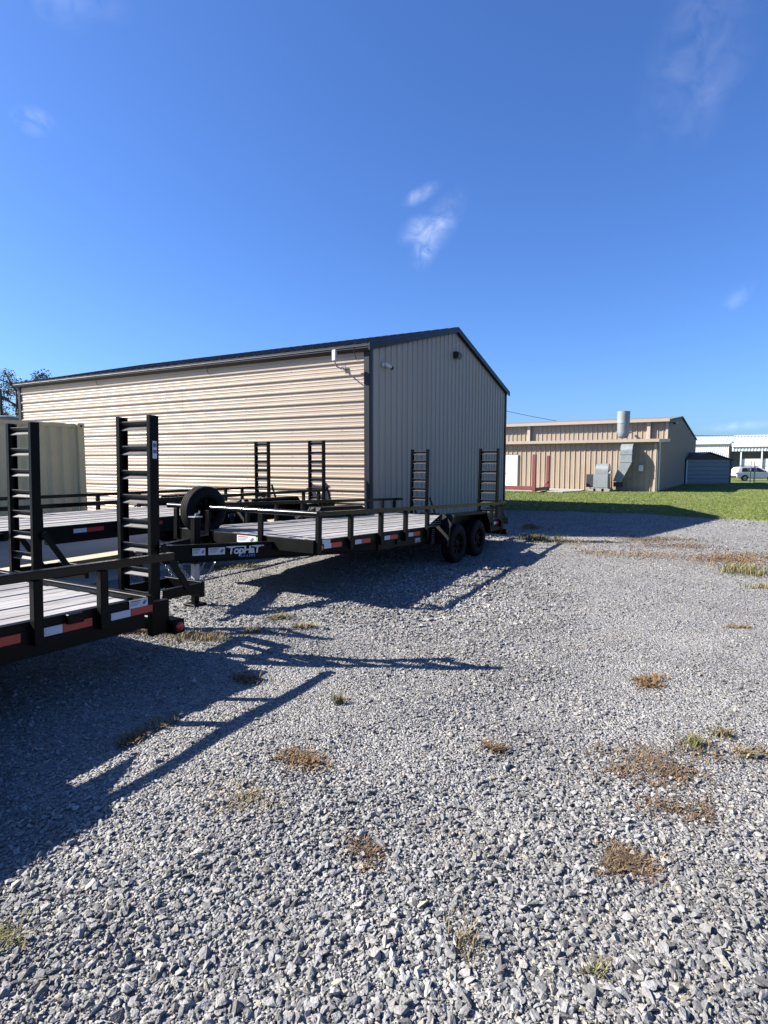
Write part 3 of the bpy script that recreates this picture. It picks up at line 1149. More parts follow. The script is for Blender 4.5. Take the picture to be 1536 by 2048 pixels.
def trailer(label, front, yaw, pitch, L, W, deck, rail, posts, ramps, ramp_top, fender, wheels, tail=.37, tongue=True, front_posts=(), knee=.5, wheel_v=-.12,
            rail_r=.034, stickers=(), band=.13, wrap=1.4, beam=.25, ramp_w=.45, rung0=None):
    """front = world xy of the near front corner of the bed; local x runs to the tail, local y to the far side, z up"""
    s = math.sin(pitch)
    root = empty('flatbed_trailer', (front[0] - deck * s * math.sin(yaw), front[1] - deck * s * math.cos(yaw), 0), (0, pitch, R(90) - yaw))
    tag(root, label, 'trailer', 'black flatbed equipment trailers')
    D = deck / math.cos(pitch)
    # side frames, end frames and cross members
    for v0, n in ((0, -1), (W, 1)):
        f = MB()
        f.box(0, L - .165, *sorted((v0, v0 - n * .05)), D - band, D - .004)
        f.build('side_frame', M['frame'], root, bevel=.004)
        b = MB()
        b.box(wrap, L - .24, *sorted((v0 + n * .004, v0 - n * .07)), D - beam, D - .06)
        b.build('main_beam', M['frame'], root, bevel=.004)
    MB().box(-.05, -.001, -.004, W + .004, D - band - .03, D + .004).build('front_frame', M['frame'], root, bevel=.004)
    MB().box(L - .23, L - .16, -.006, W + .006, D - band - .02, D + .006).build('rear_frame', M['frame'], root, bevel=.004)
    cross = MB().box(-.025, .025, .052, W - .052, -.1, 0).mesh('cross_member', M['black'])
    for i in range(int((L - .5) / .6)):
        link('cross_member', cross, root, (.5 + .6 * i, 0, D - .046))
    # plank deck
    Ld = L - tail
    npl = max(8, int(round((W - .1) / .148)))
    pw = (W - .104) / npl
    pm = MB().box(.002, Ld, .003, pw - .004, -.04, 0).mesh('plank', M['wood'], bevel=.004)
    for i in range(npl):
        link('plank', pm, root, (0, .052 + i * pw, D - .003 + .004 * math.sin(i * 2.4)), (R(.25 * math.sin(i * 1.7)), 0, 0))
    MB().box(Ld + .005, Ld + .06, .05, W - .05, D - .05, D + .01).build('deck_stop', M['frame'], root)
    if tail > .2:
        MB().box(Ld + .065, L - .235, .06, W - .06, D - .045, D - .03).build('tail_plate', M['black'], root)
    # rails and stake posts
    for v0 in (0, W):
        MB().box(0, L + .04, v0 - rail_r, v0 + rail_r, D + rail - rail_r * .9, D + rail + rail_r * .8).build('side_rail', M['black_gloss'], root, bevel=.009, seg=2, auto=30)
    pmesh = MB().box(-.032, .032, -.03, .03, -band - .035, rail - rail_r + .006).mesh('stake_post', M['frame'], bevel=.005)
    for v0, n in ((0, -1), (W, 1)):
        for u in posts:
            link('stake_post', pmesh, root, (u, v0 + n * .0312, D))
    if tongue:
        MB().tube([(-.0, -.03, D + rail + .001), (-.0, W + .2, D + rail + .001)], rail_r + .002, 12).build('front_rail', M['black_gloss'], root, auto=40)
        for v in front_posts:
            MB().box(-.085, -.052, v - .04, v + .04, D - band - .02, D + rail - rail_r + .004).build('stake_post', M['black'], root, bevel=.004)
        A = Vector((-1.25, W / 2, 0))
        for n, v0 in ((-1, -.004), (1, W + .004)):
            B = Vector((wrap, v0 - n * .036, 0))
            bm_ = MB()
            a = A + Vector((0, n * .06, 0))
            zc = D - .16
            for dz, h, w in ((0, .21, .012), (.1, .014, .07), (-.1, .014, .07)):
                off = 0 if w < .05 else -n * .0
                bm_.bar((a.x, a.y, zc + dz), (B.x, B.y, zc + dz), w, h)
            bm_.build('tongue_beam', M['frame'], root)
        MB().box(-1.28, -1.05, W / 2 - .1, W / 2 + .1, D - .255, D - .06).build('coupler_plate', M['black'], root, bevel=.01)
        cp = MB()
        cp.tube([(-1.28, W / 2, D - .15), (-1.5, W / 2, D - .15)], .045, 12)
        cp.lathe([(.035, -.02), (.075, -.02), (.075, .02), (.035, .02), (.035, -.02)], (-1.56, W / 2, D - .15), (0, 0, 1), 20)
        cp.build('coupler', M['black'], root, auto=40)
        # jack
        ju, jv = -.78, W / 2 - .04
        MB().box(ju - .045, ju + .045, jv - .045, jv + .045, D - .31, D + .25).build('jack_housing', M['black'], root, bevel=.01)
        jk = MB()
        jk.box(ju - .06, ju + .06, jv - .06, jv + .06, D + .252, D + .265)
        jk.tube([(ju, jv, D + .265), (ju, jv, D + .29), (ju + .06, jv, D + .30), (ju + .06, jv, D + .33)], .010, 8)
        jk.build('jack_crank', M['zinc'], root)
        g0 = ju * s
        MB().box(ju - .038, ju + .038, jv - .038, jv + .038, .22 + g0, D - .312).build('jack_leg', M['jackwhite'], root, bevel=.006)
        MB().box(ju - .036, ju + .036, jv - .036, jv + .036, .03 + g0, .218 + g0).box(ju - .1, ju + .1, jv - .1, jv + .1, .004 + g0, .028 + g0).build('jack_foot', M['black'], root, bevel=.005)
        # safety chains
        for n in (-1, 1):
            ch = MB()
            for i in range(16):
                t = i / 15
                c = Vector((-1.1 + .62 * t, W / 2 + n * .13 - n * .04 * t, D - .27 - .32 * math.sin(math.pi * t) * (1 if n > 0 else .8)))
                ax = Vector((0, 1, 0)) if i % 2 else Vector((0, .2, 1))
                pts = []
                t2 = t + .02
                dd = Vector((.62, -n * .04, -.32 * math.cos(math.pi * t) * math.pi)).normalized()
                sd = dd.cross(ax).normalized()
                for q in range(9):
                    w = q * math.pi / 4
                    pts.append(c + dd * math.cos(w) * .03 + sd * math.sin(w) * .016)
                ch.tube(pts, .0055, 5, False)
            ch.build('safety_chain', M['zinc'], root, smooth=True)
    # fenders and wheels on both sides
    fu0, fu1 = fender
    for v0, n in ((0, -1), (W, 1)):
        inn, out = v0 + n * .004, v0 + n * .265
        ta = D + rail - rail_r - .05 + 0
        top = D + .20
        pts = [(fu0, D - .30), (fu0 + .07, D - .02), (fu0 + .24, top), (fu1 - .26, top), (fu1 - .07, D - .0), (fu1, D - .2)]
        inner = [(u + (.03 if i < 3 else -.03) * (i in (0, 1, 4, 5)), z - .026 * (i in (1, 2, 3, 4))) for i, (u, z) in enumerate(pts)]
        MB().prism([(p[0], p[1]) for p in pts] + [(p[0], p[1]) for p in inner[::-1]], 1, *sorted((inn, out))).build('fender', M['frame'], root, bevel=.004)
        MB().prism([(p[0], p[1]) for p in inner], 1, *sorted((v0 + n * .006, v0 + n * .012))).build('fender_inner_plate', M['frame'], root)
        # outer lip
        lip = MB()
        for i in range(5):
            a, b = pts[i], pts[i + 1]
            lip.bar((a[0], out + n * .004, a[1] - .012), (b[0], out + n * .004, b[1] - .012), .018, .04)
        lip.build('fender_lip', M['frame'], root)
        # tread plate steps before and behind
        for (ua, ub) in ((fu0 - .42, fu0 + .16), (fu1 - .18, fu1 + .34)):
            fw = ua < fu0
            tri = [(ua, D - .0), (ub, D - .0), (ub, D + .21)] if fw else [(ua, D + .2), (ua, D - .0), (ub, D - .0)]
            g = MB().prism(tri, 1, *sorted((v0 + n * .07, v0 + n * .082))).build('tread_plate', M['black_gloss'], root)
            lug = MB()
            lo, hi = (ua, ub)
            for i in range(14):
                for j in range(6):
                    u = ua + .03 + i * .045 + (.022 if j % 2 else 0)
                    z = D + .018 + j * .034
                    edge = (u - ua) / (ub - ua) if fw else (ub - u) / (ub - ua)
                    if u > ub - .02 or z > D + .2 * edge - .012:
                        continue
                    lug.box(u - .011, u + .011, *sorted((v0 + n * .082, v0 + n * .0865)), z - .006, z + .006)
            if lug.v:
                lo_ = lug.build('tread_lugs', M['lug'], g)
                lo_['kind'] = 'stuff'
            if fw:
                g2 = MB().box(fu0 - .1, fu0 + .01, *sorted((v0 + n * .01, v0 + n * .022)), D - .3, D - .02).build('tread_plate', M['black_gloss'], root)
                lug = MB()
                for i in range(3):
                    for j in range(8):
                        lug.box(fu0 - .085 + i * .035, fu0 - .067 + i * .035, *sorted((v0 + n * .022, v0 + n * .0265)), D - .28 + j * .032, D - .268 + j * .032)
                lo_ = lug.build('tread_lugs', M['lug'], g2)
                lo_['kind'] = 'stuff'
        for u in wheels:
            w_ = link('wheel', TYRE, root, (u, v0 + n * (-wheel_v + .02), .338 + u * s), (0, 0, 0 if n < 0 else math.pi))
            w_.data = TYRE
            link('rim', RIM, w_)
    for u in wheels:
        MB().tube([(u, -.05, .338 + u * s), (u, W + .05, .338 + u * s)], .045, 8).build('axle', M['black'], root)
    # ramps
    rails, rung = ramp_meshes(ramp_w, ramp_top, -.238)
    for v in ramps:
        rp = link('ramp', rails, root, (L + .03, v, D))
        z = (ramp_top - .055) if rung0 is None else rung0
        while z > -.16:
            link('rung', rung, rp, (.014, 0, z - .03))
            z -= .213
        for q in (-1, 1):
            y = q * (ramp_w / 2 + .02)
            k = MB()
            k.box(.095, .095 + knee, *sorted((y, y + q * .008)), -.12, -.03)
            k.box(.095, .095 + knee, *sorted((y - q * .001, y - q * .04)), -.036, -.03)
            k.box(.095, .095 + knee, *sorted((y - q * .001, y - q * .04)), -.12, -.114)
            kn = k.build('knee_channel', M['black'], rp)
            br = MB().bar((.085, y + q * .016, .37), (.095 + knee * .62, y + q * .016, -.05), .012, .06, up=(1, 0, .6))
            br.build('knee_brace', M['frame'], rp)
        MB().box(.096 + knee, .14 + knee, -ramp_w / 2 - .03, ramp_w / 2 + .03, -.17, -.02).build('knee_foot', M['black'], rp, bevel=.004)
    # rear light bar
    MB().box(L + .012, L + .13, -.05, W + .05, D - .36, D - .24).build('rear_bumper', M['black'], root, bevel=.012)
    for u in (.3, 1.0):
        pass
    for v0, n in ((0, -1), (W, 1)):
        MB().lathe([(.0001, .012), (.032, .010), (.042, 0), (.042, -.004)], (L + .071, v0 + n * .052, D - .3), (0, n, 0), 18).build('marker_light', M['redlens'], root, auto=50)
        for q in (.25, W - .25):
            pass
        MB().box(L - .158, L + .01, *sorted((v0 - n * .01, v0 - n * .07)), D - .34, D - .06).build('bumper_bracket', M['black'], root)
    for v in (.3, W - .3):
        MB().lathe([(.0001, .014), (.05, .012), (.058, 0)], (L + .132, v, D - .3), (1, 0, 0), 16).build('tail_light', M['redlens'], root, auto=50)
    # reflective tape
    for (u, z, w, h, c) in stickers:
        side_sticker(root, u, D + z, w, h, M[c], -.0042)
    return root, D


# trailer in the middle, facing left
Y2 = R(32.17)
p2 = R(2.2146)
st = []
for u in (.33, 1.0, 1.74, 2.44):
    st += [(u - .10, -.085, .15, .06, 'white'), (u + .09, -.085, .21, .06, 'red')]
st += [(.20, -.03, .16, .05, 'white')]
for u in (5.45, 5.95):
    st += [(u - .08, -.085, .12, .06, 'white'), (u + .09, -.085, .2, .06, 'red')]
t2, D2 = trailer('black flatbed trailer with front jack and lettered tongue, in the middle of the yard', (-.828, 6.995), Y2, p2, 6.388, 2.56, .793, .32,
                 (.01, .68, 1.42, 2.12, 2.82, 5.6, 6.12), (.40, 2.12), 1.49, (3.1, 5.0), (3.62, 4.5), front_posts=(.85, 1.84, 2.5), stickers=st)
# lettering on the near tongue beam
A = Vector((-1.25, 1.28 - .06, 0))
B = Vector((1.4, -.004 + .036, 0))
bd = (B - A).normalized()
bn = Vector((bd.y, -bd.x, 0))
brz = math.atan2(bd.y, bd.x)
blen = (B - A).length


def on_beam(t, z, out=.0375):
    p = A + bd * (t * blen) + bn * out
    return Vector((p.x, p.y, D2 - .16 + z))


logo = MB()
lg = bpy.data.objects.new('lettering', text_mesh('TopHaT', .125, M['letter'], shear=.12, bold=.004, space=.92))
col.objects.link(lg)
lg.parent = t2
lg.location = on_beam(.255, -.022)
lg.rotation_euler = (R(90), 0, brz)
wl_ = max(v.co.x for v in lg.data.vertices)
lg.scale = (.42 / wl_, 1, 1)
bars = MB()
bars.box(-.02 / 1, .22, .0785, .0915, -.001, .0035).box(.30, .46, .0785, .0915, -.001, .0035)
bo = bars.build('lettering_bar', M['letter'], lg)
bo.scale = (wl_ / .42, 1, 1)
l2 = bpy.data.objects.new('lettering', text_mesh('TRAILERS', .042, M['letterblue'], shear=.12, bold=.001, space=1.3))
col.objects.link(l2)
l2.parent = t2
l2.location = on_beam(.298, -.068)
l2.rotation_euler = (R(90), 0, brz)
l3 = bpy.data.objects.new('lettering', text_mesh('HP10', .105, M['letter'], bold=.001, space=.95))
col.objects.link(l3)
l3.parent = t2
l3.location = (2.47, -.0085, D2 - .225)
l3.rotation_euler = (R(90), 0, 0)
l3.scale = (.75, 1, 1)
p = on_beam(.135, .02)
warning_label(t2, p, brz, .15, .085, red=False)
p = on_beam(.208, .02)
warning_label(t2, p, brz, .2, .085)
warning_label(t2, (-.0515, 1.12, D2 - .06), R(-90), .34, .095)
side = MB().box(-.06, .06, -.002, 0, -.045, .045).build('warning_label', M['inkgreen'], t2)
side.location = (-.0515, .90, D2 - .065)
side.rotation_euler = (0, 0, R(-90))
MB().lathe([(.0001, .014), (.027, .012), (.036, 0)], (.105, -.0045, D2 - .1), (0, -1, 0), 18).build('marker_light', M['amber'], t2, auto=50)
MB().box(1.88, 1.98, -.03, -.0045, D2 - .20, D2 - .13).build('tie_down_box', M['black'], t2, bevel=.004)
# spare wheel carried upright behind the front rail
sw = empty('spare_wheel', (0, 0, 0))
tw = Matrix.Translation((-.828 - .793 * math.sin(p2) * math.sin(Y2), 6.995 - .793 * math.sin(p2) * math.cos(Y2), 0)) @ Matrix.Rotation(R(90) - Y2, 4, 'Z') @ Matrix.Rotation(p2, 4, 'Y')
sw.location = tw @ Vector((.10, 2.12, D2 + .275))
sw.rotation_euler = (0, 0, R(90) - Y2 + R(-4))
tag(sw, 'spare tyre standing upright behind the front rail of the middle trailer', 'tyre')
link('tyre', TYRE, sw)
link('rim', RIM, sw)
MB().bar((.10, 2.30, D2 - .04), (.10, 2.30, D2 + .3), .06, .06).bar((.10, 2.30, D2 + .27), (.10, 2.20, D2 + .27), .05, .05).build('spare_bracket', M['black'], t2)

# near trailer, only its tail in view
Y1 = R(29.40)
p1 = R(1.611)
U1 = Vector((math.sin(Y1) * math.cos(p1), math.cos(Y1) * math.cos(p1), -math.sin(p1)))
L1 = 6.2
f1 = Vector((-1.811, 4.803, .653)) - U1 * L1
st = [(L1 - .46, -.098, .17, .055, 'white'), (L1 - .27, -.098, .20, .055, 'red'), (L1 - 1.02, -.098, .19, .06, 'white'), (L1 - .81, -.098, .22, .06, 'red'),
      (L1 - 1.36, -.098, .3, .06, 'red'), (L1 - 1.65, -.098, .2, .06, 'white')]
t1, D1 = trailer('black flatbed trailer nearest the camera, only its tail and ramps showing at the left edge', (f1.x, f1.y), Y1, p1, L1, 2.6, f1.z, .306,
                 (.03, .7, 1.4, 2.2, L1 - 1.115, L1 - .63), (.475, 2.25), 1.494, (2.5, 4.35), (3.0, 3.87), tongue=False, stickers=st, rail_r=.037, knee=.44)
warning_label(t1, (L1 - .30, -.0045, D1 - .035), 0, .17, .065)
MB().box(L1 - .90, L1 - .78, -.04, -.0045, D1 - .075, D1 - .005).build('stake_pocket', M['frame'], t1, bevel=.004)
lb = MB().box(-.002, 0, -.022, .022, -.075, .075).build('warning_label', M['label'], t1)
lb.location = (L1 + .075, .475 - .45 / 2 - .0008, D1 + 1.2)
lb.rotation_euler = (0, 0, R(90))
pr = MB().box(-.003, -.0021, -.018, .018, -.03, .0).box(-.003, -.0021, -.018, .018, .02, .055).build('label_print', M['ink'], lb)

# far trailer, backed up to the building
Y3 = R(30.5)
p3 = R(.4)
U3 = Vector((math.sin(Y3), math.cos(Y3), 0))
L3 = 7.9
f3 = Vector((-1.34, 13.52, 0)) - U3 * L3
st = []
for u in (2.0, 3.05, 4.1, 5.0):
    st += [(u - .12, -.09, .2, .06, 'white'), (u + .12, -.09, .26, .06, 'red')]
t3, D3 = trailer('black flatbed trailer backed up to the long tan wall', (f3.x, f3.y), Y3, p3, L3, 2.3, .86, .29,
                 (.03, 1.3, 2.5, 3.7, 4.6, 7.0, 7.55), (.34, 2.04), 1.44, (4.9, 6.75), (5.4, 6.25), front_posts=(.1, 1.1, 2.2), stickers=st, knee=.28, tongue=False)


# ------------------------------------------------------------------ shipping container
ct = empty('shipping_container', (-7.35, 14.15, 0), (0, 0, math.atan2(-AY, -AX)))
tag(ct, 'tan corrugated shipping container standing behind the left ramps', 'container')
CL, CW_, CH = 6.06, 2.44, 2.62
# local x runs toward the camera-left, local y = right of that direction... face with corner posts
for x in (0, CL - .16):
    for y in (0, -CW_ + .16):
        MB().box(x, x + .16, y, y + .16, .12, CH - .12).build('corner_post', M['container'], ct, bevel=.01)
        for z in (0, CH - .12):
            cc = MB().box(x - .004, x + .172, y - .004, y + .172, z, z + .12).build('corner_casting', M['container'], ct, bevel=.012)
            for hy in (y - .0055, y + .1725):
                MB().lathe([(.0001, 0), (.03, 0), (.03, .001)], (x + .085, hy, z + .06), (0, 1, 0), 14).build('casting_hole', M['container_dark'], cc)
for y in (.0, -CW_ + .1):
    MB().box(.175, CL - .175, y + .02, y + .11, CH - .1, CH - .01).build('top_rail', M['container'], ct, bevel=.006)
    MB().box(.175, CL - .175, y + .02, y + .11, .02, .16).build('bottom_rail', M['container'], ct, bevel=.006)
prof = []
a = 0
while a < CL - .34:
    for q, o in ((0, 0), (.07, 0), (.105, -.036), (.175, -.036), (.21, 0)):
        prof.append((.165 + a + q, o))
    a += .278
prof = [p for p in prof if p[0] < CL - .165] + [(CL - .165, 0)]
for yy, n in ((.09, 1), (-CW_ + .07, -1)):
    sheet_obj('side_panel', prof, lambda a, o, t, yy=yy, n=n: (a, yy + n * o, t), lambda a: .15, lambda a: CH - .09, M['container'], ct)
MB().box(.02, CL - .02, -CW_ + .05, .05, CH - .06, CH - .03).build('roof_panel', M['container'], ct)
for x in (.03, CL - .06):
    MB().box(x, x + .03, -CW_ + .165, -.005, .15, CH - .1).build('end_panel', M['container'], ct)
ct.location = (-7.35 - .16 * 0, 14.15, .035)


# ------------------------------------------------------------------ beige building across the lawn
y2b = math.atan2(.545, .838)
b2 = empty('beige_building', (15.38, 32.84, 0), (0, 0, R(90) - y2b))
tag(b2, 'long beige ribbed metal building with a lean-to across the lawn', 'building')
LB = 30.
SB, ZL, ZC, ZM = 3.9, 2.98, 3.09, 4.30
MB().prism([(.05, 0), (SB + .1, 0), (SB + .1, ZC - .06), (.05, ZL - .06)], 1, .05, LB - .05).build('wall_frame', M['greywall'], b2)
MB().prism([(SB + .11, 0), (22, 0), (22, 3.6), (10.6, 4.84), (SB + .11, ZM - .05)], 1, .05, LB - .05).build('wall_frame', M['greywall'], b2)


def b2_sheets(x, z0, z1, y0, y1, skip=()):
    a = y0
    while a < y1 - .01:
        b = min(a + .9144, y1)
        zz = z0
        for s0, s1, zt in skip:
            if a < s1 and b > s0:
                pass
        prof = rib_profile(b - a, h=.036, base=.08, top=.04, minor=.005, start=.1524)
        sheet_obj('wall_panel', [(a + q, o) for q, o in prof], lambda q, o, t: (x - o, q, t), lambda q: zz, lambda q: z1, M['siding2'], b2)
        a = b


b2_sheets(0, .02, ZL - .05, .14, 15.)
b2_sheets(SB + .05, ZC - .3, ZM - .06, .1, 16.)
# side wall, in shade
a = .1
while a < 21.9:
    b = min(a + .9144, 21.95)

    def topz(q):
        if q < SB:
            return ZL + (ZC - ZL) * q / SB - .04
        if q < 10.6:
            return ZM + (4.88 - ZM) * (q - SB) / (10.6 - SB) - .05
        return 4.88 + (3.62 - 4.88) * (q - 10.6) / (22 - 10.6) - .05
    prof = rib_profile(b - a, h=.036, base=.08, top=.04, minor=.005, start=.1524)
    sheet_obj('wall_panel', [(a + q, o) for q, o in prof], lambda q, o, t: (q, -o, t), lambda q: .02, topz, M['siding2'], b2)
    a = b
MB().box(-.05, .02, .02, .14, .02, ZL - .12).build('corner_trim', M['trim2'], b2)
MB().box(-.02, .06, -.05, .018, .02, ZL - .12).build('corner_trim', M['siding2'], b2)
MB().tube([(.2, -.1, .1), (.2, -.1, ZL - .35), (.02, -.1, ZL - .15)], .055, 8).build('downspout', M['door'], b2, auto=40)
MB().box(SB - .02, SB + .1, -.03, .1, ZC - .1, ZM - .1).build('corner_trim', M['trim2'], b2)
# roofs
r = MB()
r.add([(-.16, -.12, ZL - .05), (SB + .2, -.12, ZC), (SB + .2, LB, ZC), (-.16, LB, ZL - .05), (-.16, -.12, ZL), (SB + .2, -.12, ZC + .05), (SB + .2, LB, ZC + .05), (-.16, LB, ZL)],
      [(0, 1, 2, 3), (4, 7, 6, 5), (0, 4, 5, 1), (1, 5, 6, 2), (2, 6, 7, 3), (3, 7, 4, 0)])
r.build('lean_to_roof', M['greywall'], b2)
r = MB()
r.prism([(SB - .18, ZM - .02), (10.6, 4.9), (22.15, 3.6), (22.15, 3.66), (10.6, 4.97), (SB - .18, ZM + .05)], 1, -.12, LB)
r.build('main_roof', M['greywall'], b2)
MB().prism([(-.18, ZL - .13), (-.34, ZL - .13), (-.36, ZL + .04), (-.18, ZL + .04)], 1, -.14, LB).build('gutter', M['trim2'], b2)
MB().prism([(SB - .2, ZM - .1), (SB - .34, ZM - .1), (SB - .36, ZM + .08), (SB - .2, ZM + .08)], 1, -.14, LB).build('gutter', M['trim2'], b2)
MB().prism([(-.3, ZL - .18), (SB + .2, ZC - .1), (SB + .2, ZC + .07), (-.3, ZL + .02)], 1, -.16, -.125).build('rake_trim', M['trim2'], b2)
for y in (.95, 8.65):
    MB().box(SB - .16, SB - .02, y, y + .2, ZC + .05, ZM - .1).build('downspout', M['trim2'], b2, bevel=.01)
# floodlight on the end wall
MB().bar((4.6, -.05, 4.2), (4.6, -.3, 4.15), .04, .04).bar((4.3, -.32, 4.12), (5.0, -.36, 4.15), .2, .14).build('flood_light', M['bronze'], b2, bevel=.01)
# door
MB().box(-.06, -.037, 8.05, 9.1, .05, 2.2).build('door_frame', M['greywall'], b2, bevel=.004)
dr = MB().box(-.085, -.061, 8.11, 9.04, .07, 2.14).build('door', M['door'], b2, bevel=.004)
MB().tube([(-.087, 8.95, 1.02), (-.13, 8.95, 1.02), (-.13, 8.8, 1.0)], .014, 8).build('door_handle', M['zinc'], dr)


def b2p(x, y, z):
    return b2.matrix_basis @ Vector((x, y, z))


rotB2 = (0, 0, R(90) - y2b)
tag(MB().prism([(-3.6, 4.2), (-3.6, 13.), (-.05, 13.), (-.05, 3.9), (-2.0, 3.6)], 2, -.05, .09).build('concrete_pad', M['slab2'], None), kind='structure')
bpy.data.objects['concrete_pad'].location = (15.38, 32.84, 0)
bpy.data.objects['concrete_pad'].rotation_euler = rotB2

# blower unit with duct against the wall (one fixed assembly)
hv = empty('ventilation_unit', b2p(-.9, 2.75, 0.03), rotB2)
tag(hv, 'grey ventilation blower with curved hood on concrete blocks by the beige wall', 'ventilation unit')
for yy in (.5, .05, -.4):
    MB().box(-.45, .45, yy - .16, yy + .16, 0, .16).build('block', M['block'], hv, bevel=.01)
MB().box(-.4, .4, -.45, .42, .17, .23).build('base_frame', M['duct'], hv)
MB().box(-.36, .36, -.42, .38, .24, 1.0).build('housing', M['duct'], hv, bevel=.01)
hood = [(-.36, 1.002)]
hood += [(-.36 + .36 * (1 - math.cos(k * math.pi / 12)), 1.18 + .42 * math.sin(k * math.pi / 12)) for k in range(0, 13)]
hood += [(.36, 1.002)]
MB().prism(hood, 1, -.42, .28).build('hood', M['ductlight'], hv, auto=40)
MB().prism([(-.36, 1.05), (.2, 1.05), (.1, 1.18), (-.3, 1.18)], 1, -.56, -.425).build('inlet', M['duct'], hv)
mo = MB().box(-.3, .3, .385, .8, .24, .98).build('motor_guard', M['motor'], hv, bevel=.02)
dk = empty('wall_duct', b2p(-.45, 1.55, 0.0), rotB2)
tag(dk, 'tall grey slanted duct with rounded top fixed to the beige wall', 'duct')
w = .3
# upper elbow: quarter round into the wall
el = [(.40, 2.15), (-.22, 2.15)] + [(-.22 + .5 * (1 - math.cos(k * math.pi / 16)), 2.35 + .42 * math.sin(k * math.pi / 16)) for k in range(0, 9)] + [(.40, 2.77)]
MB().prism(el, 1, -.36, .28).build('duct_elbow', M['ductlight'], dk, auto=35)
MB().box(-.22, .36, -.35, .27, 1.72, 2.148).build('duct_section', M['duct'], dk, bevel=.004)
sl = MB()
sl.add([(-.22, -.35, 1.70), (-.22, .27, 1.70), (-.22, .62, .62), (-.22, .2, .55), (.3, -.35, 1.70), (.3, .27, 1.70), (.3, .62, .62), (.3, .2, .55)],
       [(0, 1, 2, 3), (4, 7, 6, 5), (0, 4, 5, 1), (1, 5, 6, 2), (2, 6, 7, 3), (3, 7, 4, 0)])
sl.build('duct_section', M['duct'], dk, bevel=.004)
for z, y0, y1 in ((1.71, -.365, .285), (2.15, -.375, .295)):
    MB().box(-.235, .33, y0, y1, z - .012, z + .012).build('duct_seam', M['ductlight'], dk)
MB().box(-.18, .28, .18, .6, .3, .56).build('duct_foot', M['motor'], dk, bevel=.01)
el = empty('electrical_box', b2p(-.10, .78, 1.2), rotB2)
tag(el, 'small white electrical box with conduit beside the wall duct', 'electrical box')
MB().box(-.11, .05, -.12, .12, 0, .34).build('enclosure', M['door'], el, bevel=.012)
MB().tube([(-.03, 0, 0), (-.03, .03, -.2), (-.03, .25, -.42), (-.03, .8, -.48)], .018, 6).build('conduit', M['plasticgrey'], el, smooth=True)
vs_ = empty('vent_stack', b2p(1.9, 2.2, 3.1), rotB2)
tag(vs_, 'round galvanised vent stack rising through the lean-to roof', 'vent')
MB().lathe([(.10, .06), (.22, .08), (.31, .2), (.345, .42), (.35, .98)], (0, 0, 0), (0, 0, 1), 28).build('lower_pipe', M['ductlight'], vs_, auto=50)
MB().lathe([(.355, .96), (.37, .97), (.37, 1.0), (.355, 1.01)], (0, 0, 0), (0, 0, 1), 28).build('joint_ring', M['duct'], vs_)
MB().lathe([(.362, 1.0), (.367, 1.68), (.345, 1.68), (.345, 1.2)], (0, 0, 0), (0, 0, 1), 28).build('upper_pipe', M['duct'], vs_, auto=50)
MB().bar((0, 0, .3), (1.9, -.1, .5), .1, .1).build('pipe_stay', M['duct'], vs_)

# red steel stand on the pad
rs = empty('red_steel_stand', (8.25, 31.9, .09), (0, 0, R(90) - y2b))
tag(rs, 'red steel upright stand with low beams on the concrete pad by the white door', 'stand')
MB().box(-.09, .09, -.09, .09, 0, 2.05).build('upright', M['redsteel'], rs, bevel=.006)
MB().box(2.25, 2.41, -.11, .05, 0, 2.0).build('upright', M['redsteel'], rs, bevel=.006)
MB().box(-.07, .07, .095, 4.2, .08, .3).build('low_beam', M['redsteel'], rs, bevel=.006)
MB().bar((.095, -.03, .12), (2.245, -.03, .12), .14, .18).build('low_beam', M['redsteel'], rs)
MB().bar((1.7, -.03, .22), (2.25, -.03, .5), .05, .06).build('brace', M['redsteel'], rs)

# ------------------------------------------------------------------ shed
sh = empty('storage_shed', (23.1, 44.4, 0), (0, 0, 0))
tag(sh, 'small blue grey metal shed with shallow gable roof beside the beige building', 'shed')
SW, SD, SE, SR = 3.4, 4.5, 1.85, 2.42
MB().prism([(.04, 0), (SW - .04, 0), (SW - .04, SE), (SW / 2, SR - .05), (.04, SE)], 1, .06, SD).build('wall_frame', M['shed'], sh)
for k in range(6):
    z0, z1 = .05 + k * .3048, .05 + (k + 1) * .3048
    prof = [(0, 0), (.06, 0), (.1, .03), (.16, .03), (.2, 0), (.3048, 0)]
    sheet_obj('wall_panel', [(z0 + q, o) for q, o in prof], lambda q, o, t: (t, .05 - o, q), lambda q: .06, lambda q: SW - .06, M['shed'], sh)
MB().prism([(.05, SE + .03), (SW - .05, SE + .03), (SW / 2, SR - .04)], 1, .02, .05).build('gable_panel', M['shedtrim'], sh)
for x in (-.02, SW - .06):
    MB().box(x, x + .08, -.0, .07, 0, SE + .02).build('corner_trim', M['whitewall'] if x < 0 else M['shedtrim'], sh)
for s in (0, 1):
    q = (lambda v: v) if s == 0 else (lambda v: SW - v)
    r = MB()
    r.add([(q(-.12), -.12, SE - .02), (q(SW / 2), -.12, SR), (q(SW / 2), SD + .1, SR), (q(-.12), SD + .1, SE - .02), (q(-.12), -.12, SE + .04), (q(SW / 2), -.12, SR + .06), (q(SW / 2), SD + .1, SR + .06), (q(-.12), SD + .1, SE + .04)],
          [(0, 1, 2, 3), (4, 7, 6, 5), (0, 4, 5, 1), (1, 5, 6, 2), (2, 6, 7, 3), (3, 7, 4, 0)])
    r.build('roof', M['shedtrim'], sh)

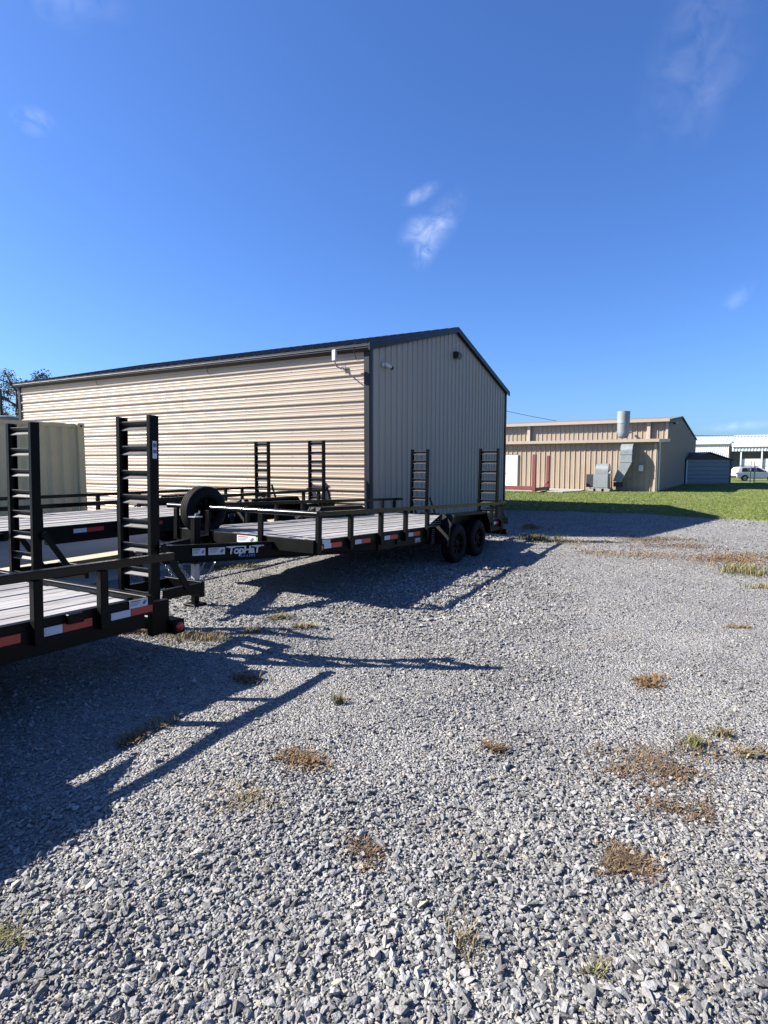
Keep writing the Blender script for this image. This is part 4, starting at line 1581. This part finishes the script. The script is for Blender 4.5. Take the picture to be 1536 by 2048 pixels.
# ------------------------------------------------------------------ white building far right
wb = empty('white_building', (44.5, 86, -.62), (0, 0, R(-33)))
wb.scale = (.83, 1, 1.1)
tag(wb, 'long white metal building with porch at the right edge', 'building')
WL = 6.6
MB().box(0, WL, .05, 10, 0, 4.5).build('wall_frame', M['whitewall'], wb)
a = 0
while a < WL - .01:
    b = min(a + .9144, WL)
    sheet_obj('wall_panel', [(a + q, o) for q, o in rib_profile(b - a, h=.04, base=.1, top=.05, minor=0, start=.1524)], lambda q, o, t: (q, -o, t), lambda q: .05, lambda q: 4.45, M['whitewall'], wb)
    a = b
MB().box(-.1, WL + .1, -.3, -.16, 4.42, 4.6).build('gutter', M['whitewall'], wb)
PX = 30
MB().prism([(-.2, 4.58), (5, 5.5), (5, 5.56), (-.2, 4.64)], 0, -.1, WL + .4).build('roof', M['whiteroof'], wb)
rb = MB()
for i in range(13):
    rb.bar((.1 + i * .5, -.2, 4.66), (.1 + i * .5, 5, 5.58), .07, .05)
rb.build('roof_rib', M['whitewall'], bpy.data.objects['roof.%03d' % 0] if 'roof.000' in bpy.data.objects else wb)
# porch wing
MB().prism([(-1.2, 4.15), (5, 5.6), (5, 5.66), (-1.2, 4.21)], 0, WL + .45, PX).build('porch_roof', M['whiteroof'], wb)
rb = MB()
for i in range(46):
    rb.bar((WL + .55 + i * .5, -1.2, 4.235), (WL + .55 + i * .5, 5, 5.68), .07, .05)
rb.build('roof_rib', M['whitewall'], wb)
MB().box(WL + .45, PX, -1.3, -1.21, 4.0, 4.3).build('porch_gutter', M['whitewall'], wb)
fas = MB()
a = WL + .5
while a < 20:
    sheet_obj('fascia_panel', [(a + q, o) for q, o in rib_profile(.9144, pitch=.4572, h=.05, base=.24, top=.16, minor=0, start=.2286)], lambda q, o, t: (q, -1.1 - o, t), lambda q: 3.45, lambda q: 4.02, M['whiteroof'], wb)
    a += .9144
MB().box(WL + .1, PX, 1.6, 1.7, 0, 4.2).build('porch_back_wall', M['porchshade'], wb)
for x in (WL + 1.75, WL + 4.7, WL + 7.6):
    MB().box(x, x + .2, -1.06, -.86, 0, 3.98).build('porch_post', M['whitewall'], wb)
for z in range(5):
    MB().box(WL + 2.0, PX, -.84 - .004 * (z % 2), -.80, .1 + z * .48, .1 + z * .48 + .475).build('porch_wall_board', M['whitewall'], wb)
MB().box(WL + .05, WL + .35, -.8, -.4, 3.6, 3.9).build('wall_lamp', M['bronze'], wb)

# ------------------------------------------------------------------ parked SUV
sv = empty('parked_suv', (42.5, 70.0, -.62), (0, 0, R(-3)))
sv.scale = (1.06, 1, 1.02)
tag(sv, 'white SUV parked in front of the white building at the right edge', 'car')
body = [(.0, .42), (.02, .98), (.10, 1.05), (.9, 1.06), (3.35, 1.06), (4.5, .93), (4.72, .78), (4.75, .42), (4.3, .34)]
for cx in (3.82, .93):
    arc = [(cx + .42 * math.cos(R(t)), .34 + .42 * math.sin(R(t))) for t in range(0, 181, 20)]
    body += arc
    body += [(2.9, .30), (1.8, .30)] if cx > 2 else [(.4, .36)]
b_ = MB().prism(body, 1, 0, 1.86).build('body', M['carpaint'], sv, bevel=.05, seg=3, auto=40)
gh = MB()
lo = [(.08, 1.05), (.35, 1.62), (.8, 1.70), (2.4, 1.69), (3.1, 1.45), (3.6, 1.05)]
gh.add([(x, .03 + .0, z) if z < 1.2 else (x, .24, z) for x, z in lo] + [(x, 1.83, z) if z < 1.2 else (x, 1.62, z) for x, z in lo],
       [(0, 1, 2, 3, 4, 5), (11, 10, 9, 8, 7, 6)] + [(i, (i + 1) % 6, 6 + (i + 1) % 6, 6 + i) for i in range(6)])
gh.build('cabin', M['carpaint'], sv, bevel=.04, seg=2, auto=40)
for pts in ([(.55, 1.12), (.68, 1.55), (1.25, 1.6), (1.25, 1.12)], [(1.32, 1.12), (1.32, 1.6), (2.2, 1.6), (2.2, 1.12)], [(2.27, 1.12), (2.27, 1.6), (2.5, 1.58), (3.25, 1.12)]):
    def yv(z):
        return .03 + (z - 1.05) * .34 - .012
    MB().add([(x, yv(z) - .004, z) for x, z in pts] + [(x, yv(z) + .03, z) for x, z in pts],
             [(0, 1, 2, 3), (7, 6, 5, 4)] + [(i, (i + 1) % 4, 4 + (i + 1) % 4, 4 + i) for i in range(4)]).build('window', M['carglass'], sv)
for cx in (.93, 3.82):
    w_ = MB().lathe([(.21, -.1), (.345, -.1), (.36, -.06), (.36, .08), (.34, .11), (.21, .11)], (cx, .12, .36), (0, 1, 0), 28).build('wheel', M['rubber'], sv, auto=40)
    MB().lathe([(.22, -.1), (.2, -.085), (.05, -.1), (.0001, -.1)], (cx, .12, .36), (0, 1, 0), 10).build('rim', M['chrome'], w_)
MB().box(-.06, .015, .12, 1.74, .40, .66).build('rear_bumper', M['carblack'], sv, bevel=.02)
MB().box(-.02, .14, .004, .22, .84, 1.02).build('tail_light', M['redlens'], sv, bevel=.015)
MB().box(.3, 4.3, -.012, .02, .33, .40).build('sill', M['carblack'], sv)
MB().bar((.5, .3, 1.74), (2.5, .3, 1.74), .05, .04).build('roof_bar', M['carblack'], sv)
MB().box(2.95, 3.15, -.16, -.01, 1.08, 1.22).build('wing_mirror', M['carblack'], sv, bevel=.02)

# ------------------------------------------------------------------ chain link fence
cf = empty('chain_link_fence', (26.6, 46.5, 0), (0, 0, R(-22)))
tag(cf, 'galvanised chain link fence between the shed and the parked car', 'fence')
for x in (0, 2.35):
    MB().tube([(x, 0, 0), (x, 0, 1.8)], .03, 10).build('post', M['zinc'], cf, auto=40)
MB().tube([(0, 0, 1.42), (2.35, 0, 1.42)], .02, 8).build('top_rail', M['zinc'], cf)
wm = MB()
for i in range(-12, 26):
    x = i * .1
    for s in (1, -1):
        a, b = (x, .06), (x + 1.34 * s, 1.40)
        pts = []
        for (px, pz) in (a, b):
            pts.append([px, pz])
        # clip to the bay
        (xa, za), (xb, zb) = pts
        def cl(xa, za, xb, zb):
            t0, t1 = 0, 1
            dx = xb - xa
            if dx:
                ta, tb = sorted(((0 - xa) / dx, (2.35 - xa) / dx))
                t0, t1 = max(t0, ta), min(t1, tb)
            return t0, t1
        t0, t1 = cl(xa, za, xb, zb)
        if t1 - t0 < .02:
            continue
        wm.tube([(xa + (xb - xa) * t0, .002 * s, za + (zb - za) * t0), (xa + (xb - xa) * t1, .002 * s, za + (zb - za) * t1)], .0022, 3, False)
wo = wm.build('wire_mesh', M['zinc'], cf)
wo['kind'] = 'stuff'
cg = empty('chain_link_gate', (29.05, 45.6, 0), (0, 0, R(-12)))
tag(cg, 'galvanised gate frame of pipe at the right edge, beside the fence post', 'gate')
MB().tube([(0, 0, 0), (0, 0, 1.82)], .028, 10).build('post', M['zinc'], cg, auto=40)
MB().tube([(.06, 0, 1.4), (3.4, 0, 1.4)], .018, 8).tube([(.06, 0, .1), (3.4, 0, .1)], .018, 8).build('gate_rail', M['zinc'], cg)
MB().tube([(.06, 0, .08), (.06, 0, 1.42)], .018, 8).build('gate_stile', M['zinc'], cg)

# ------------------------------------------------------------------ left background: grey building, pole, trees, wires
gb = empty('grey_building', (-29.0, 36.5, 0), (0, 0, R(-6)))
tag(gb, 'grey flat roofed building with white eave behind the container at the left edge', 'building')
MB().box(-8, 6.0, .0, 8, 0, 4.05).build('wall', M['greywall'], gb)
MB().box(-8, 6.25, -.35, 8.2, 4.06, 4.45).build('fascia', M['greywall'], gb)
MB().box(-8.1, 6.32, -.45, 8.3, 4.46, 4.53).build('roof_edge', M['whitewall'], gb)
MB().box(-1.8, 2.6, -.03, -.005, 3.4, 3.95).build('window', M['motor'], gb)

up = empty('utility_pole', (-39.2, 60, 0))
tag(up, 'dark wooden utility pole beside the trees at the left edge', 'pole')
MB().tube([(0, 0, -.1), (0.05, 0, 9.0)], [.2, .14], 12).build('shaft', M['polewood'], up, smooth=True)
MB().box(-.9, .9, -.07, .07, 8.0, 8.14).build('cross_arm', M['polewood'], up)
MB().tube([(-.06, -.25, 7.0), (-.06, -.25, 7.7)], .16, 12).build('transformer', M['duct'], up, auto=40)


def cable(name, label, a, b, sag, r=.02):
    a, b = Vector(a), Vector(b)
    pts = [a.lerp(b, t / 16) - Vector((0, 0, sag * 4 * (t / 16) * (1 - t / 16))) for t in range(17)]
    o = MB().tube(pts, r, 6).build(name, M['wire'], None, smooth=True)
    tag(o, label, 'cable')


cable('overhead_cable', 'thin dark overhead cable slanting down behind the beige building roof', (6, 60, 8.6), (24, 58, 4.9), .5, .022)
cable('overhead_cable', 'thin dark overhead cable crossing the sky above the white building roof', (36, 72, 5.05), (62, 71, 5.3), .35, .03)
cable('overhead_cable', 'thin dark cable running from the utility pole past the left trees', (-39.1, 60, 8.3), (-25, 62, 7.0), .4, .02)


def tree(label, loc, h, spread, seed, limbs=9, nleaf=7000, bare=.45, droop=.25):
    r = random.Random(seed)
    root = empty('tree', loc)
    tag(root, label, 'tree', 'trees at the left edge')
    tr = MB()
    lean = Vector((r.uniform(-.06, .06), r.uniform(-.05, .05), 0)) * h
    pts = [Vector((0, 0, -.2)), Vector((.02 * h, 0, h * .3)) + lean * .3, lean * .6 + Vector((-.01 * h, 0, h * .6)), lean + Vector((0, 0, h * .92))]
    tr.tube(pts, [h * .035, h * .026, h * .017, h * .004], 10)
    tips = []
    for i in range(limbs):
        t = bare + (1 - bare) * (i + .5) / limbs
        base = lean * t + Vector((0, 0, h * .92 * t))
        a = i * 2.4 + r.uniform(-.4, .4)
        ln = spread * r.uniform(.55, 1.0) * (1.15 - .55 * max(0, t - .6))
        mid = base + Vector((math.cos(a), math.sin(a), .35)) * ln * .5
        end = base + Vector((math.cos(a), math.sin(a), r.uniform(.1, .55))) * ln
        tr.tube([base, mid, end], [h * .012, h * .008, h * .003], 6)
        tips += [(mid, ln * .22), (end, ln * .3), (mid.lerp(end, .5) + Vector((0, 0, ln * .1)), ln * .24)]
        for q in range(2):
            a2 = a + r.uniform(-1, 1)
            e2 = mid + Vector((math.cos(a2), math.sin(a2), r.uniform(-.1, .5))) * ln * .45
            tr.tube([mid, e2], [h * .005, h * .002], 5)
            tips.append((e2, ln * .22))
    tips.append((lean + Vector((0, 0, h * .95)), spread * .25))
    tr.build('trunk', M['bark'], root, smooth=True)
    g = np.random.default_rng(seed)
    V, Fc, C = [], [], []
    per = nleaf // len(tips)
    for c, rad in tips:
        tone = g.uniform(.7, 1.25)
        p = g.normal(size=(per, 3))
        p /= np.linalg.norm(p, axis=1)[:, None]
        p *= (g.uniform(size=(per, 1)) ** .45) * rad * np.array([1, 1, .62])
        for q in p:
            s = g.uniform(.07, .15)
            a, b_ = g.normal(size=3), g.normal(size=3)
            a /= np.linalg.norm(a)
            b_ -= a * a.dot(b_)
            b_ /= np.linalg.norm(b_)
            o = len(V)
            cc = np.array(c) + q + np.array([0, 0, -droop * rad * g.uniform()])
            V += [cc - a * s, cc + b_ * s * .45, cc + a * s, cc - b_ * s * .45]
            Fc.append((o, o + 1, o + 2, o + 3))
            k = tone * g.uniform(.7, 1.3)
            C += [(.055 * k, .072 * k, .032 * k, 1)] * 4
    me = bpy.data.meshes.new('crown')
    me.from_pydata([tuple(v) for v in V], [], Fc)
    ca = me.color_attributes.new('tint', 'FLOAT_COLOR', 'POINT')
    ca.data.foreach_set('color', np.array(C, dtype=np.float32).ravel())
    me.materials.append(M['leaf'])
    link('crown', me, root)


tree('open crowned dark green tree rising above the left end of the building roof', (-40.0, 64.5, 0), 11.2, 3.7, 3, 12, 6500, .35)
tree('lower tree behind the utility pole at the very left', (-45.2, 66, 0), 7.4, 3.4, 11, 10, 6000, .4)
tree('ragged tree at the very left, taller than the utility pole', (-49.5, 69, 0), 11.6, 3.6, 23, 10, 6000, .5)

# ------------------------------------------------------------------ weeds and dry grass in the gravel
F_, P_ = 1160., math.atan(101 / 1160)
WEEDS = [
    # x, y, radius x, radius y, blades, height, kind, label
    (-1.84, 5.66, 0.3, 0.21, 420, .07, 'dry', 'patch of straw coloured dry grass right of the near trailer tail light'),
    (-2.43, 5.83, 0.24, 0.17, 300, .035, 'rust', 'rust coloured low weed mat below the near trailer tail'),
    (-1.59, 3.57, 0.12, 0.084, 170, .03, 'rust', 'small rust coloured weed mat where the ramp shadow meets the trailer shadow'),
    (-1.50, 3.78, 0.1, 0.07, 130, .03, 'straw', 'small straw coloured weed mat inside the near trailer shadow gap'),
    (-1.14, 4.58, 0.13, 0.091, 190, .035, 'rust', 'rust coloured weed mat beside the long ramp shadow'),
    (-0.53, 3.30, 0.17, 0.12, 260, .03, 'rust', 'rust coloured weed mat on open gravel below the ramp shadow'),
    (-0.34, 4.09, 0.06, 0.042, 60, .07, 'green', 'small green weed alone in the gravel below the ramp shadow'),
    (2.12, 4.51, 0.15, 0.1, 220, .04, 'rust', 'dry tan weed mat at the right middle of the gravel'),
    (1.46, 3.27, 0.3, 0.21, 520, .03, 'brown', 'wide brown weed mat right of centre in the gravel'),
    (1.93, 3.46, 0.1, 0.07, 90, .07, 'green', 'yellow green grass tuft beside the wide brown weed mat'),
    (2.16, 3.60, 0.08, 0.056, 90, .06, 'straw', 'small straw tuft behind the yellow green tuft'),
    (2.21, 3.36, 0.09, 0.063, 90, .04, 'straw', 'thin straw weed at the right edge in front of the straw tuft'),
    (1.54, 2.85, 0.24, 0.17, 300, .025, 'brown', 'narrow brown weed mat nearest below the wide brown one'),
    (1.07, 2.40, 0.13, 0.12, 420, .025, 'brown', 'dark brown round weed mat in the right foreground'),
    (-0.07, 2.48, 0.1, 0.09, 150, .025, 'brown', 'brown weed among coarse stones at the centre foreground'),
    (0.30, 2.02, 0.05, 0.1, 70, .06, 'straw', 'thin straw stalks among coarse stones at the lower right of centre'),
    (0.71, 1.83, 0.035, 0.03, 16, .04, 'green', 'tiny yellow green sprout in the lower right foreground'),
    (-1.37, 1.97, 0.1, 0.09, 75, .035, 'green', 'small grey green weed at the left edge of the foreground'),
    (0.68, 3.42, 0.07, 0.05, 90, .04, 'brown', 'small brown weed near the centre of the gravel'),
    (-0.70, 2.87, 0.22, 0.15, 170, .02, 'straw', 'sparse straw coloured weed mat left of centre foreground'),
    (5.71, 9.06, 0.36, 0.3, 260, .16, 'tall', 'clump of tall yellow green grass near the right edge of the gravel'),
    (5.31, 7.96, 0.16, 0.14, 70, .09, 'tall', 'short yellow green clump at the right edge in front of the tall clump'),
    (6.2, 10.5, 1.15, 1.0, 1900, .04, 'rust', 'wide rust brown weed patch behind the tall grass clump'),
    (6.2, 12.6, 1.1, .8, 1200, .04, 'brown', 'brown weed patch farthest back at the right of the gravel'),
    (3.80, 15.00, 0.22, 0.15, 260, .16, 'dry', 'dry straw clump at the edge of the building shadow'),
    (3.43, 12.88, 0.34, 0.24, 420, .14, 'dark', 'dark weedy clump at the end of the middle trailer shadow'),
    (4.25, 12.47, 0.8, 0.45, 480, .045, 'straw', 'straw coloured weed mat right of the dark weedy clump'),
    (-2.66, 9.59, 0.55, 0.16, 420, .06, 'green', 'low green weeds under the tongue of the middle trailer'),
    (-1.14, 6.40, 0.16, 0.11, 150, .05, 'green', 'small green weed in front of the middle trailer shadow'),
    (-0.86, 6.01, 0.1, 0.07, 110, .05, 'dry', 'small dry weed right of the green weed by the middle trailer shadow'),
    (-1.32, 5.79, 0.08, 0.056, 70, .05, 'dry', 'tiny dry weed between the ramp shadows'),
    (3.74, 5.97, 0.1, 0.07, 80, .03, 'rust', 'faint rust weed at the right edge halfway up the gravel'),
]
PAL = {'dry': ((.20, .155, .08), (.25, .20, .11), (.15, .13, .06)), 'rust': ((.165, .10, .045), (.20, .13, .065), (.13, .095, .055)),
       'straw': ((.22, .18, .105), (.19, .15, .085), (.165, .135, .08)), 'green': ((.095, .10, .035), (.15, .135, .06), (.19, .155, .08)),
       'brown': ((.115, .074, .042), (.16, .105, .058), (.09, .07, .048)), 'tall': ((.17, .155, .062), (.23, .19, .09), (.12, .125, .045)),
       'dark': ((.07, .08, .03), (.16, .12, .05), (.10, .10, .04))}
for i, (x, y, rx, ry, nb, h, kind, label) in enumerate(WEEDS):
    g = np.random.default_rng(500 + i)
    V, Fc, C = [], [], []
    z0 = float(gz(x, y))
    spot = g.normal(0, .62, (9, 2))
    low = h < .055
    for b in range(int(nb * 2.2)):
        c = spot[int(9 * g.uniform() ** 1.6)] * .8 + g.normal(0, .24, 2) * (1 + 1.2 * (g.uniform() < .25))
        px, py = c[0] * rx, c[1] * ry
        a = g.uniform(0, 6.28)
        hh = h * g.uniform(.2, 1.0)
        lean = g.uniform(.8, 2.6) if low else g.uniform(.25, 1.0)
        ln = hh * lean
        w = g.uniform(.0016, .0036) * min(1, .3 + .2 * y) * (1.5 if y > 7 else 1) * (1.3 if low else 1)
        d = np.array([math.cos(a), math.sin(a), 0])
        q = np.array([-d[1], d[0], 0]) * w
        base = np.array([px, py, float(gz(x + px, y + py)) - z0 + .004])
        o = len(V)
        V += [base - q, base + q, base + d * ln * .45 + q * .8 + np.array([0, 0, hh * .7]), base + d * ln * .45 - q * .8 + np.array([0, 0, hh * .7]), base + d * ln + np.array([0, 0, hh])]
        Fc += [(o, o + 1, o + 2, o + 3), (o + 3, o + 2, o + 4)]
        pc = np.array(PAL[kind][int(g.integers(0, 3))]) * g.uniform(.75, 1.25)
        C += [(*pc, 1)] * 5
    me = bpy.data.meshes.new('weed_clump')
    me.from_pydata([tuple(v) for v in V], [], Fc)
    ca = me.color_attributes.new('tint', 'FLOAT_COLOR', 'POINT')
    ca.data.foreach_set('color', np.array(C, dtype=np.float32).ravel())
    me.materials.append(M['weed'])
    tag(link('weed_clump', me, None, (x, y, z0)), label, 'weed', 'weeds in the gravel')
